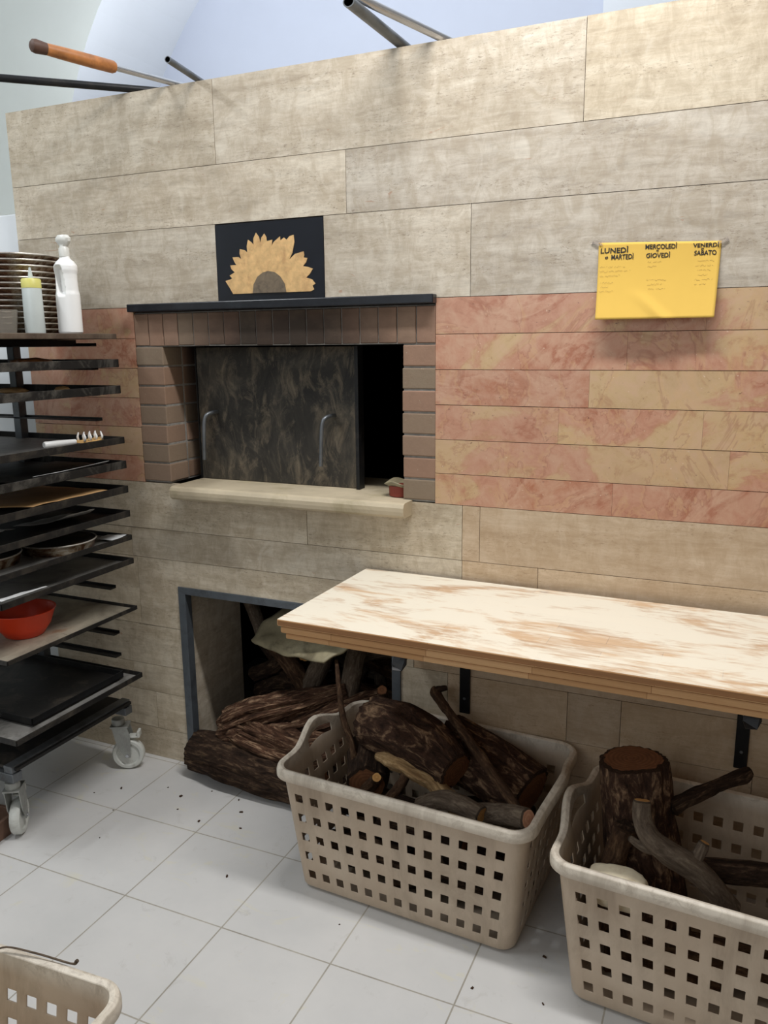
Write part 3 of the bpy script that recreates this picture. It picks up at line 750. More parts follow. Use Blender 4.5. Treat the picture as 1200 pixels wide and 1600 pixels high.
# ------------------------------------------------------------ baskets
def perim(Lx, Ly, rc, breaks_x, breaks_y):
    """points around a rounded rectangle as (x, y, nx, ny, tag); straight parts carry the given breaks"""
    hx, hy = Lx / 2, Ly / 2; out = []
    def arc(cx, cy, a0):
        for i in range(1, 8):
            a = a0 + PI / 2 * i / 8; out.append((cx + rc * math.cos(a), cy + rc * math.sin(a), 'c'))
    for b in breaks_x: out.append((b, -hy, 'x'))
    arc(hx - rc, -hy + rc, -PI / 2)
    for b in breaks_y: out.append((hx, b, 'y'))
    arc(hx - rc, hy - rc, 0)
    for b in reversed(breaks_x): out.append((b, hy, 'x'))
    arc(-hx + rc, hy - rc, PI / 2)
    for b in reversed(breaks_y): out.append((-hx, b, 'y'))
    arc(-hx + rc, -hy + rc, PI)
    return out
def basket_mesh():
    H_ = 0.385; TX, TY = 0.715, 0.475; BX, BY = 0.635, 0.40
    pitch = .0448; hw = .0108
    def brk(half, n):
        b = [-half]
        for i in range(n):
            c = (i - (n - 1) / 2) * pitch; b += [c - hw, c + hw]
        return b + [half]
    rc = .036
    bx = brk(BX / 2 - rc, 13); by = brk(BY / 2 - rc, 7)
    # slot breaks replace some short side verts: reuse by indices
    zrows = [0.0, .012]
    for i in range(5):
        c = .052 + i * .062; zrows += [c - .0125, c + .0125]
    zrows += [.325, .350, .368, H_]
    base = perim(BX, BY, rc, bx, by); n = len(base)
    bm = newbm()
    def zbump(x, y, z):
        # the short ends rise into a grip
        e = abs(x) / (BX / 2)
        if e < .9: return 0.0
        s = max(0.0, 1 - abs(y) / .12); s = s * s * (3 - 2 * s)
        return .038 * s * max(0, (z - .325) / (H_ - .325)) if z > .325 else 0.0
    def gripout(x, y, z):
        e = abs(x) / (BX / 2)
        if e < .9 or z < .30: return 0.0
        s = max(0.0, 1 - abs(y) / .12); s = s * s * (3 - 2 * s)
        return .022 * s * (z - .30) / (H_ - .30)
    rings = []
    for z in zrows:
        f = z / H_; sx = 1 + (TX / BX - 1) * f; sy = 1 + (TY / BY - 1) * f
        inset = .012 if z == 0 else 0
        ring = []
        for x, y, t in base:
            X = x * sx; Y = y * sy
            if inset: X -= math.copysign(inset, x) * min(1, abs(x) / .2); Y -= math.copysign(inset, y) * min(1, abs(y) / .15)
            X += math.copysign(gripout(x, y, z), x)
            ring.append(bm.verts.new((X, Y, z + zbump(x, y, z))))
        rings.append(ring)
    # rolled lip: out and down
    for o_, dz in ((.010, .004), (.018, 0.0), (.021, -.010), (.021, -.026)):
        ring = []
        for k, (x, y, t) in enumerate(base):
            v = rings[len(zrows) - 1][k].co
            # outward normal of the rounded rectangle
            hx, hy = BX / 2 - rc, BY / 2 - rc
            nx = x - max(-hx, min(hx, x)); ny = y - max(-hy, min(hy, y)); l = math.hypot(nx, ny) or 1
            ring.append(bm.verts.new((v.x + nx / l * o_, v.y + ny / l * o_, v.z + dz)))
        rings.append(ring)
    def is_hole(k, j):
        z0, z1 = (zrows + [9] * 9)[j], (zrows + [9] * 9)[j + 1]
        a, b = base[k], base[(k + 1) % n]
        if a[2] == b[2] and a[2] in 'xy':
            i = 0 if a[2] == 'x' else 1
            if abs(abs(a[i] - b[i]) - 2 * hw) < 1e-4:
                if j >= 2 and j < 12 and (j - 2) % 2 == 0: return True
        if a[2] == 'y' and b[2] == 'y' and abs(a[1]) < .056 and abs(b[1]) < .056 and abs(z0 - .350) < 1e-4: return True
        return False
    for j in range(len(rings) - 1):
        for k in range(n):
            if j < len(zrows) - 1 and is_hole(k, j): continue
            k2 = (k + 1) % n
            bm.faces.new((rings[j][k], rings[j][k2], rings[j + 1][k2], rings[j + 1][k]))
    bm.faces.new(list(reversed(rings[0])))
    me_o = bm
    return me_o
bmB = basket_mesh()
bmesh.ops.recalc_face_normals(bmB, faces=bmB.faces)
meB = bpy.data.meshes.new('plastic_basket'); bmB.to_mesh(meB); bmB.free(); meB.materials.append(T['basket'])
for p in meB.polygons: p.use_smooth = True
meB.set_sharp_from_angle(angle=math.radians(35))
def basket(loc, rz, label):
    o = bpy.data.objects.new('plastic_basket', meB); COL.objects.link(o); o.location = loc; o.rotation_euler = (0, 0, math.radians(rz))
    s = o.modifiers.new('thickness', 'SOLIDIFY'); s.thickness = .0035; s.offset = -1
    b = o.modifiers.new('bevel', 'BEVEL'); b.width = .0012; b.segments = 1; b.limit_method = 'ANGLE'
    return tagit(o, label, 'basket', 'beige perforated plastic baskets')
basket((-.750, -.262, .001), -3.0, 'beige perforated plastic basket full of thick logs, in front of the firewood recess')
basket((.055, -.375, .001), -4.0, 'beige perforated plastic basket with an upright stump, at the right edge of the photo')
basket((-1.315, -1.545, .001), 3.0, 'beige perforated plastic basket in the bottom left corner, nearest the camera')

# ------------------------------------------------------------ wood in the first basket
log('firewood_log', [(-.955, -.17, .405), (-.86, -.22, .425), (-.76, -.26, .415), (-.655, -.305, .385)], [.083, .088, .082, .060], ['bark_p', 'end_r'], 'thick dark-barked log on top of the first basket, its narrower sawn end facing right', 'log', seed=1, segs=56, rough=.13, burr=.12)
log('firewood_log', [(-.735, -.14, .37), (-.585, -.185, .345), (-.465, -.225, .31)], [.090, .090, .088], ['bark_p', 'end_r'], 'thick dark log lying behind in the first basket, round sawn end at the right rim', 'log', seed=2, segs=56, rough=.10)
log('firewood_log', [(-1.0, -.14, .29), (-.96, -.22, .29), (-.93, -.30, .28)], [.065, .065, .06], ['bark', 'end_r'], 'short reddish-brown log at the inner left side of the first basket', 'log', seed=3)
log('branch', [(-.800, -.080, .505), (-.762, -.122, .490), (-.642, -.245, .460), (-.545, -.335, .425), (-.445, -.415, .375)], [.017, .014, .013, .014, .013], ['bark_b', 'end_r'], 'long brown stick slanting across the two thick logs in the first basket', 'branch', seed=4, segs=14, rough=.2)
log('branch', [(-.800, -.085, .503), (-.785, -.085, .512), (-.765, -.075, .516)], [.012, .011, .008], ['bark', 'end_r'], 'stubby dark twig at the upper tip of the long slanting stick', 'twig', seed=5, segs=12, rough=.25)
log('branch', [(-1.21, .06, .485), (-1.15, -.04, .44), (-1.075, -.16, .395), (-1.01, -.235, .36), (-.985, -.27, .29), (-.985, -.29, .22)], [.006, .0085, .010, .011, .011, .010], ['bark_b', 'end_y'], 'thin curved stick rising from the left end of the first basket', 'branch', seed=6, segs=12, rough=.2)
log('driftwood', [(-.905, -.275, .362), (-.85, -.30, .372), (-.79, -.32, .375), (-.71, -.335, .355), (-.66, -.35, .325), (-.57, -.365, .295)], [.010, .022, .026, .025, .026, .017], ['drift', 'end_y'], 'bleached pale driftwood piece arching over the front of the first basket', 'driftwood', seed=7, segs=24, rough=.28)
log('branch', [(-.79, -.315, .375), (-.80, -.345, .335), (-.83, -.37, .295)], [.014, .015, .012], ['bark_b', 'end_y'], 'short brown offcut under the bleached driftwood in the first basket', 'branch', seed=8, segs=14, rough=.2)
log('branch', [(-.73, -.38, .30), (-.66, -.395, .345), (-.60, -.41, .352), (-.545, -.425, .345)], [.024, .026, .026, .025], ['bark_g', 'end_y'], 'grey branch with a yellow sawn face along the front rim of the first basket', 'branch', seed=9, segs=20, rough=.12)
log('branch', [(-.60, -.36, .30), (-.51, -.40, .345), (-.46, -.435, .372), (-.415, -.455, .385)], [.024, .026, .027, .027], ['bark_g', 'end_p'], 'grey branch with a pinkish sawn end on the right front rim of the first basket', 'branch', seed=10, segs=22, rough=.10)
log('branch', [(-.94, -.30, .25), (-.90, -.31, .30), (-.885, -.33, .325)], [.02, .018, .015], ['bark_b', 'end_y'], 'stub with an orange-yellow sawn face deep at the left of the first basket', 'branch', seed=11, segs=16)
rr = random.Random(11)
for i in range(11):   # filling below, seen through the holes
    x = -1.0 + i * .052; y = -.26 + rr.uniform(-.10, .08); z = .05 + (i % 3) * .075
    a = rr.uniform(-.5, .5); L_ = .13
    xx = max(-.93, min(-.56, x))
    log('firewood_log', [(xx - L_ * math.cos(a) , y - L_ * math.sin(a) * .5, z), (xx, y, z + .015), (xx + L_ * math.cos(a), y + L_ * math.sin(a) * .5, z)], [.032, .036, .032], ['bark', 'end_r'],
        'dark round log low in the first basket, glimpsed through its square holes', 'log', 'logs at the bottom of the first basket', seed=20 + i, segs=18)

# second basket
log('tree_stump', [(-.125, -.335, .02), (-.135, -.33, .18), (-.165, -.315, .36), (-.187, -.307, .52)], [.105, .094, .086, .082], ['bark_p', 'end_r'], 'thick upright stump with a reddish sawn top standing in the second basket', 'stump', seed=31, segs=64, rough=.12, burr=.10)
root_l = [(-.147, -.448, .492), (-.143, -.462, .455), (-.120, -.484, .425), (-.078, -.490, .402), (-.029, -.487, .378), (.014, -.480, .342), (.060, -.465, .280)]
bmF = log('x', root_l, [.020, .022, .024, .027, .028, .026, .024], None, None, None, segs=24, rough=.10, seed=32, link_it=False)
log('x', [(-.03, -.487, .378), (-.015, -.470, .405), (-.006, -.462, .428)], [.018, .014, .012], None, None, None, segs=14, rough=.15, seed=33, link_it=False, bm=bmF)
log('x', [(-.09, -.488, .405), (-.13, -.48, .395), (-.165, -.455, .395)], [.014, .011, .008], None, None, None, segs=12, rough=.15, seed=34, link_it=False, bm=bmF)
tagit(link('forked_branch', bmF, ['bark_g', 'end_y']), 'grey forked branch with pale sawn top leaning against the stump in the second basket', 'branch')
log('branch', [(.082, -.178, .478), (.066, -.195, .472), (.012, -.238, .455), (-.045, -.289, .438), (-.086, -.323, .42)], [.014, .019, .016, .018, .02], ['bark', 'bark'], 'dark crooked stick reaching back from the stump up to the right bracket', 'branch', seed=35, segs=16, rough=.18)
log('branch', [(-.02, -.425, .335), (.10, -.385, .330), (.28, -.34, .325)], [.028, .028, .026], ['bark', 'bark'], 'nearly black branch lying horizontally at the right of the second basket', 'branch', seed=36, segs=20)
log('branch', [(-.235, -.415, .12), (-.215, -.418, .26), (-.185, -.425, .405)], [.030, .030, .026], ['bark_b', 'bark'], 'short knotty log leaning against the front left of the stump in the second basket', 'log', seed=37, segs=22, rough=.2)
for i in range(6):
    x = -.05 + i * .06; log('firewood_log', [(x - .16, -.45 + .03 * i, .05 + .03 * (i % 2)), (x + .10, -.42 + .02 * i, .06 + .04 * (i % 2))], [.03, .03], ['bark_b', 'end_r'],
        'round branch low in the second basket, glimpsed through its square holes', 'log', 'branches at the bottom of the second basket', seed=50 + i, segs=16)
def blob(name, loc, dims, seed, mat, label, cat, rz=0):
    bm = newbm(); bmesh.ops.create_icosphere(bm, subdivisions=4, radius=1)
    for v in bm.verts:
        d = 1 + .14 * noise.fractal(v.co * 1.6 + Vector((seed, 0, 0)), .9, 2, 3)
        c = v.co * d
        q = Vector([math.copysign(abs(t) ** .72, t) for t in c])
        v.co = Vector((q.x * dims[0], q.y * dims[1], q.z * dims[2]))
    o = link(name, bm, mat, smooth=True, loc=loc); o.rotation_euler = (0, 0, rz); return tagit(o, label, cat)
blob('bread_chunk', (-.185, -.515, .300), (.072, .045, .042), 3, 'bread', 'pale chunk of stale bread at the front left corner of the second basket', 'bread', -.1)
blob('bread_chunk', (-1.27, -1.47, .235), (.10, .075, .05), 8, 'bread', 'pale chunk of bread inside the nearest basket at the bottom left corner', 'bread', .2)
log('vine_twig', [(-1.33, -1.40, .28), (-1.285, -1.335, .37), (-1.25, -1.303, .397), (-1.18, -1.29, .399), (-1.10, -1.277, .392), (-1.088, -1.273, .396)], [.0012, .0015, .0017, .002, .002, .004], ['bark_g', 'bark_g'], 'thin dry twig lying over the back rim of the nearest basket', 'twig', seed=70, segs=8, rough=.2, n=30)

# ------------------------------------------------------------ firewood in the recess
log('firewood_log', [(-1.755, -.02, .075), (-1.60, -.045, .085), (-1.42, -.06, .075), (-1.22, -.07, .07)], [.070, .080, .078, .070], ['bark', 'end_r'], 'thick dark-barked log lying on the floor across the mouth of the firewood recess', 'log', seed=80, segs=48, rough=.16)
def gnarl(name, pts, radii, seed, label, rough=.3, burr=.5):
    return log(name, pts, radii, ['root', 'root'], label, 'log', seed=seed, segs=60, rough=rough, burr=burr, stretch=.6, n=80, ridge=1.6)
bmG = log('x', [(-1.63, .00, .195), (-1.54, .04, .235), (-1.40, .09, .275), (-1.22, .15, .335)], [.050, .050, .042, .020], None, None, None, segs=60, rough=.30, burr=.4, ridge=2.0, stretch=.6, n=80, seed=81, link_it=False)
for q, (p, r_) in enumerate([((-1.625, -.02, .175), .034), ((-1.60, -.035, .150), .028), ((-1.635, .0, .205), .032), ((-1.575, -.035, .185), .026)]):
    P0 = Vector(p); log('x', [P0 + Vector((-.03, 0, -.01)), P0, P0 + Vector((.035, .01, .012))], [r_ * .55, r_, r_ * .6], None, None, None, segs=28, rough=.35, burr=.5, n=14, seed=200 + q, link_it=False, bm=bmG)
log('x', [(-1.50, .0, .205), (-1.42, .02, .215), (-1.33, .03, .235)], [.012, .016, .005], None, None, None, segs=16, rough=.3, n=20, seed=210, link_it=False, bm=bmG)
tagit(link('gnarled_log', bmG, ['root', 'root']), 'gnarled weathered root wood with a burr at its left end, slanting up in the recess', 'log')
gnarl('gnarled_log', [(-1.60, .0, .185), (-1.45, -.02, .165), (-1.28, -.02, .16), (-1.10, .03, .23)], [.04, .050, .055, .040], 82, 'reddish split root lying between the floor log and the gnarled burr wood')
gnarl('gnarled_log', [(-1.38, .06, .20), (-1.24, .10, .26), (-1.08, .16, .33)], [.030, .038, .030], 83, 'weathered split branch slanting up right behind the log basket corner', burr=.25)
rr = random.Random(5)
vis = [  # visible branches of the pile
    ([(-1.84, .42, .60), (-1.74, .36, .52), (-1.66, .30, .43)], .026, 'bark_g', 'end_y', 'grey branch with yellow sawn end pointing down at the upper left of the recess'),
    ([(-1.74, .42, .42), (-1.62, .36, .35), (-1.45, .28, .27)], .030, 'bark_b', 'bark', 'brown branch slanting down to the right on the left of the recess pile'),
    ([(-1.62, .27, .45), (-1.50, .24, .36), (-1.40, .20, .27)], .034, 'bark_b', 'bark', 'brown branch crossing the middle left of the recess pile'),
    ([(-1.42, .20, .25), (-1.37, .24, .38), (-1.33, .30, .52)], .038, 'bark_g', 'bark', 'thick grey branch standing up in the middle of the recess pile'),
    ([(-1.62, .32, .47), (-1.45, .30, .475), (-1.30, .30, .46)], .026, 'bark_b', 'end_y', 'brown branch lying level under the greenish bag'),
    ([(-1.22, .16, .28), (-1.22, .20, .38), (-1.21, .25, .50)], .035, 'bark_g', 'bark', 'grey branch standing up right of the middle of the recess pile'),
    ([(-1.60, .40, .38), (-1.50, .34, .40), (-1.44, .24, .40)], .022, 'bark_b', 'end_y', 'branch end with a yellow sawn face peeping out of the middle of the pile'),
    ([(-1.08, .15, .36), (-1.10, .20, .30), (-1.16, .28, .24)], .020, 'bark_b', 'end_r', 'reddish sawn branch stub above the split root at the right of the recess'),
]
for i, (p, r, a, b, lab) in enumerate(vis):
    log('firewood_branch', p, [r] * 3, [a, b], lab, 'branch', seed=90 + i, segs=20, rough=.14)
for i in range(40):
    x = rr.uniform(-1.70, -1.05); y = rr.uniform(.34, .75); z = rr.uniform(.05, .46 - .1 * abs(x + 1.4)); a = rr.uniform(0, 2 * PI); L_ = rr.uniform(.10, .2); e = rr.uniform(-.6, .6)
    d_ = Vector((math.cos(a) * math.cos(e), math.sin(a) * math.cos(e) * .35, math.sin(e))) * L_
    c = Vector((x, y, z)); r = rr.uniform(.018, .034)
    A, B = c - d_, c + d_
    for q in (A, B):
        q.x = max(-1.76, min(-1.0, q.x)); q.z = max(.04, min(.50, q.z)); q.y = max(.30, q.y)
    log('firewood_branch', [A, c + Vector((rr.uniform(-.015, .015), 0, rr.uniform(-.015, .015))), B], [r * .9, r, r * .85], ['bark_b' if i % 3 else 'bark_g', 'end_r'],
        'dark branch in the shadowy pile filling the firewood recess', 'branch', 'firewood branches piled in the recess', seed=110 + i, segs=14, rough=.14)
for i, (p, r) in enumerate([([(-1.76, .38, .22), (-1.62, .34, .30), (-1.52, .33, .40)], .03), ([(-1.72, .37, .40), (-1.6, .36, .27), (-1.5, .33, .18)], .028), ([(-1.75, .40, .14), (-1.6, .36, .22), (-1.42, .34, .24)], .034), ([(-1.70, .16, .06), (-1.5, .14, .07), (-1.3, .15, .06)], .045), ([(-1.45, .05, .075), (-1.25, .08, .08), (-1.05, .06, .07)], .05), ([(-1.66, .20, .14), (-1.5, .16, .15), (-1.36, .18, .13)], .04), ([(-1.4, .15, .15), (-1.2, .14, .17), (-1.02, .12, .15)], .045)]):
    log('firewood_branch', p, [r] * 3, ['bark', 'end_r'], 'dark branch in the shadowy pile filling the firewood recess', 'branch', 'firewood branches piled in the recess', seed=160 + i, segs=18, rough=.14)
# greenish bag thrown on the pile
bm = newbm(); NX, NY = 26, 16
c00, c10, c11, c01 = Vector((-1.60, .10, .490)), Vector((-1.225, -.005, .500)), Vector((-1.10, .14, .575)), Vector((-1.50, .26, .625))
gr = []
for j in range(NY + 1):
    row = []
    for i in range(NX + 1):
        s, t = i / NX, j / NY
        p = (c00 * (1 - s) + c10 * s) * (1 - t) + (c01 * (1 - s) + c11 * s) * t
        p.z += .012 * noise.noise(Vector((s * 5, t * 4, 2))) - .014 * math.sin(s * PI) * (1 - t)
        if s < .12: p.x += (.12 - s) * .5 * abs(t - .35)
        row.append(bm.verts.new(p))
    gr.append(row)
for j in range(NY):
    for i in range(NX): bm.faces.new((gr[j][i], gr[j][i + 1], gr[j + 1][i + 1], gr[j + 1][i]))
tagit(link('sack', bm, 'bag', smooth=True, solid=.008), 'flat dusty greenish-white sack lying on the firewood inside the recess', 'sack')

# ------------------------------------------------------------ tray rack
RX, RB, RF = -1.90, -0.122, -0.680    # right edges and back / front of the trays
rack = empty('tray_rack', (-2.3, -0.4, 0.0), 'tall black wheeled rack of baking trays at the left edge beside the marble wall', 'rack')
ro = Vector((2.3, 0.4, 0))
LV = [.395, .479, .563, .648, .733, .819, .903, .987, 1.072, 1.157, 1.240, 1.325, 1.410, 1.495, 1.572]
for px in (-2.35, -2.66):
    for py in (-.14, -.655):
        bm = newbm(); box(bm, Vector((px - .016, py - .016, .245)) + ro, Vector((px + .016, py + .016, 1.56)) + ro); link('post', bm, 'frame_paint', rack, bevel=.002)
for z in LV:
    for py in (-.142, -.660):
        bm = newbm(); box(bm, Vector((-2.68, py - .014, z - .024)) + ro, Vector((-1.985, py + .014, z - .020)) + ro); box(bm, Vector((-2.68, py - .015 if py < -.4 else py + .012, z - .024)) + ro, Vector((-1.985, py - .012 if py < -.4 else py + .015, z - .013)) + ro)
        link('runner', bm, 'black_metal', rack)
bm = newbm()
for py in (-.135, -.635): box(bm, Vector((-2.68, py - .018, .232)) + ro, Vector((-1.965, py + .018, .262)) + ro)
for px in (-1.99, -2.66): box(bm, Vector((px - .015, -.65, .262)) + ro, Vector((px + .02, -.12, .285)) + ro)
link('base_frame', bm, 'steel', rack, bevel=.002)
bm = newbm(); box(bm, Vector((-2.66, -.64, .270)) + ro, Vector((-1.96, -.125, .280)) + ro); link('base_shelf', bm, 'tray', rack)
def caster(x, y, ang, top=.235):
    M_ = Matrix.Translation(Vector((x, y, 0)) + ro) @ Matrix.Rotation(ang, 4, 'Z')
    c = bpy.data.objects.new('caster', None)
    bm = newbm()
    for s in (-1, 1):
        vs_ = [bm.verts.new(M_ @ Vector((s * .021, a, b))) for a, b in [(-.02, top - .06), (.035, top - .06), (.045, top - .10), (.042, .052), (.022, .052), (-.005, .10)]]
        ws = [bm.verts.new(M_ @ Vector((s * .024, a, b))) for a, b in [(-.02, top - .06), (.035, top - .06), (.045, top - .10), (.042, .052), (.022, .052), (-.005, .10)]]
        bm.faces.new(vs_); bm.faces.new(ws)
        for i in range(6): bm.faces.new((vs_[i], vs_[(i + 1) % 6], ws[(i + 1) % 6], ws[i]))
    box(bm, (-.026, -.025, top - .064), (.026, .040, top - .058), mat=M_)
    lathe(bm, [(.022, top - .058), (.024, top - .045), (.022, top - .035), (.018, top - .033)], 24, mat=M_)
    f = link('caster_fork', bm, 'zinc', rack, smooth='auto')
    Mw = M_ @ Matrix.Translation((0, .030, .060)) @ Matrix.Rotation(PI / 2, 4, 'Y')
    bm = newbm(); lathe(bm, [(.010, -.014), (.040, -.010), (.044, -.016), (.054, -.016), (.0585, -.010), (.0585, .010), (.054, .016), (.044, .016), (.040, .010), (.010, .014)], 44, mat=Mw)
    link('caster_wheel', bm, 'wheel', f, smooth='auto')
    bm = newbm(); lathe(bm, [(.006, -.028), (.006, .028)], 12, mat=Mw); link('axle_bolt', bm, 'chrome', f)
    bm = newbm(); box(bm, (-.016, .035, .125), (.016, .075, .132), mat=M_); box(bm, (-.016, .068, .126), (.016, .078, .150), mat=M_); link('brake_pedal', bm, 'wheel', f, bevel=.002)
caster(-2.03, -.125, math.radians(-62)); caster(-2.035, -.60, math.radians(32)); caster(-2.62, -.14, 0.4); caster(-2.62, -.64, .2)

def tray(z, label, rim='tray', top='tray', dx=0.0, dfront=0.0, x0=-2.50, h=.022, name='baking_tray', dback=0.0, group='baking trays slid into the rack'):
    x1, yb, yf = RX + dx, RB + dback, RF + dfront
    c = Vector(((x0 + x1) / 2, (yb + yf) / 2, z - h / 2))
    root = empty(name, c, label, 'tray', group)
    A = lambda x, y, z_: Vector((x, y, z_)) - c
    t = .004; zb_ = z - h / 2 - .004; zt = z + h / 2
    bm = newbm(); box(bm, A(x0 + t, yf + t, zb_), A(x1 - t, yb - t, zb_ + .003)); link('plate', bm, top, root)
    bm = newbm()
    box(bm, A(x1 - t, yf, zb_), A(x1, yb, zt)); box(bm, A(x0, yf, zb_), A(x0 + t, yb, zt)); box(bm, A(x0, yb - t, zb_), A(x1, yb, zt)); box(bm, A(x0, yf, zb_), A(x1, yf + t, zt))
    link('rim', bm, rim, root, bevel=.0012)
    return zb_ + .003
tray(.395, 'worn grey-topped tray at the bottom of the rack holding a smaller black tray', top='greytop', h=.014, x0=-2.60)
f648 = tray(.648, 'worn pale tray in the lower rack carrying the orange-red bowl', top='worn', h=.010, x0=-2.60)
tray(.819, 'black baking tray with a white paper edge directly above the red bowl', top='greytop', h=.016)
f903 = tray(.903, 'black baking tray holding two round stained pans', top='greytop', h=.014)
f987 = tray(.987, 'black baking tray with curled white paper, just above the round pans', h=.018)
f1072 = tray(1.072, 'black baking tray with brown parchment lying in it', h=.020)
f1157 = tray(1.157, 'black baking tray with a thin white paper strip, below the pasta server', rim='tray_w', h=.022)
f1240 = tray(1.240, 'black baking tray on which the white pasta server lies', top='greytop', h=.018)
f1410 = tray(1.409, 'black baking tray with pale crusts, third tray from the top of the rack', rim='tray_w', h=.022)
f1495 = tray(1.495, 'black baking tray with brownish crusts, second tray from the top of the rack', rim='tray_w', h=.022)
# top: shallow brown tray, on which bottles and pans stand
root = empty('baking_tray', (-2.2, -.4, 1.562), 'brownish worn top tray carrying the bottles and the stack of pans', 'tray', 'baking trays slid into the rack')
bm = newbm(); box(bm, (-.45, -.28, .009), (.30, .278, .026)); link('plate', bm, 'tray_top', root, bevel=.002)
bm = newbm(); box(bm, (-.44, -.25, -.012), (.14, .26, .008)); link('underframe', bm, 'black_metal', root)
ZT = 1.5885
# smaller black tray lying in the bottom one
root = empty('baking_tray', (-2.21, -.37, .393), 'smaller deep black tray lying inside the bottom grey tray of the rack', 'tray')
bm = newbm()
w2, d2 = .262, .205
box(bm, (-w2, -d2, 0), (w2, d2, .003)); link('plate', bm, 'tray', root)
bm = newbm()
for lo, hi in [((w2 - .004, -d2, 0), (w2, d2, .024)), ((-w2, -d2, 0), (-w2 + .004, d2, .024)), ((-w2, d2 - .004, 0), (w2, d2, .024)), ((-w2, -d2, 0), (w2, -d2 + .004, .024))]: box(bm, lo, hi)
link('rim', bm, 'black_metal', root, bevel=.001)

def sheet(name, quad, mat, label, cat, amp=.004, curl=0.0, seed=0, thick=.0008):
    bm = newbm(); n = 16; q = [Vector(p) for p in quad]; g_ = []
    for j in range(n + 1):
        row = []
        for i in range(n + 1):
            s, t = i / n, j / n
            p = (q[0] * (1 - s) + q[1] * s) * (1 - t) + (q[3] * (1 - s) + q[2] * s) * t
            p.z += abs(amp * noise.noise(Vector((s * 3 + seed, t * 3, 0)))) + curl * (s ** 3)
            row.append(bm.verts.new(p))
        g_.append(row)
    for j in range(n):
        for i in range(n): bm.faces.new((g_[j][i], g_[j][i + 1], g_[j + 1][i + 1], g_[j + 1][i]))
    return tagit(link(name, bm, mat, smooth=True, solid=thick), label, cat)
sheet('paper_sheet', [(-1.935, -.67, .832), (-1.908, -.67, .832), (-1.908, -.50, .829), (-1.918, -.50, .829)], 'paper_w', 'white paper strip along the edge of the tray above the red bowl', 'paper')
sheet('paper_sheet', [(-2.2, -.60, 1.152), (-1.915, -.55, 1.160), (-1.912, -.18, 1.163), (-2.2, -.14, 1.153)], 'tray', 'dark baking sheet liner in the tray below the pasta server', 'paper')
sheet('paper_sheet', [(-1.925, -.50, 1.168), (-1.912, -.40, 1.170), (-1.912, -.19, 1.176), (-1.940, -.19, 1.162)], 'paper_w', 'narrow white paper strip at the edge of the tray below the pasta server', 'paper', amp=.001)
sheet('parchment_sheet', [(-2.30, -.64, 1.066), (-1.935, -.50, 1.076), (-1.920, -.20, 1.078), (-2.30, -.17, 1.066)], 'parch', 'brown parchment sheet lying in the tray above the curled white paper', 'parchment', seed=3)
sheet('paper_sheet', [(-2.12, -.42, .984), (-1.945, -.36, .990), (-1.935, -.25, .992), (-2.10, -.20, .984)], 'paper_w', 'white paper with an upturned corner in the tray above the round pans', 'paper', curl=.030, seed=5)
sheet('paper_sheet', [(-2.25, -.67, .984), (-2.03, -.64, .989), (-2.02, -.50, .989), (-2.22, -.48, .984)], 'paper_w', 'crumpled white paper at the front of the tray above the round pans', 'paper', curl=.012, seed=6, amp=.016)
sheet('paper_sheet', [(-2.0, -.19, .900), (-1.906, -.20, .905), (-1.908, -.14, .912), (-2.0, -.13, .902)], 'paper_w', 'small white paper scrap in the back corner of the tray with the two pans', 'paper', seed=7)
def crust(loc, dims, seed, label, mat='parch'):
    bm = newbm(); bmesh.ops.create_icosphere(bm, subdivisions=3, radius=1)
    for v in bm.verts: v.co = Vector((v.co.x * dims[0], v.co.y * dims[1], v.co.z * dims[2])) * (1 + .3 * noise.noise(v.co * 2 + Vector((seed, 0, 0))))
    tagit(link('bread_crust', bm, mat, smooth=True, loc=loc), label, 'bread crust')
crust((-2.10, -.30, 1.502), (.07, .05, .012), 1, 'larger brown crust on the second tray from the top', 'handle_wood')
crust((-2.20, -.48, 1.502), (.06, .04, .012), 2, 'brown crust nearer the front on the second tray from the top', 'handle_wood')
crust((-2.00, -.28, 1.414), (.028, .02, .010), 3, 'small pale crust at the middle of the third tray from the top')
crust((-2.10, -.38, 1.414), (.05, .03, .010), 4, 'flat pale crust left of the small one on the third tray from the top')

def round_pan(loc, r, h, label, group=None, name='round_pan', food=False, mat='pan', segs=56):
    root = empty(name, loc, label, 'pan', group)
    bm = newbm(); lathe(bm, [(.0, 0), (r * .93, 0), (r * .985, h - .004), (r * .975, h - .004), (r * .92, .003)], segs)
    link('pan_body', bm, mat, root, smooth='auto')
    bm = newbm(); lathe(bm, [(r * .985, h - .0045), (r * 1.01, h - .004), (r * 1.018, h - .0018), (r * 1.01, h + .0006), (r * .985, h)], segs, closed=True)
    link('rolled_rim', bm, 'pan_rim', root, smooth='auto')
    bm = newbm(); lathe(bm, [(0, .0035), (r * .918, .0035), (r * .978, h - .002)], segs); link('blackened_inside', bm, 'pan_in', root, smooth='auto')
    return root
round_pan((-2.035, -.325, f903), .122, .034, 'round stained pan at the back of the lower tray, right of the other pan')
p2 = round_pan((-2.115, -.565, f903), .125, .034, 'round stained pan with golden crumbs at the front left of the lower tray')
crust((-2.09, -.54, f903 + .010), (.06, .03, .008), 9, 'golden crumbs left in the front round pan', 'tan_pl')

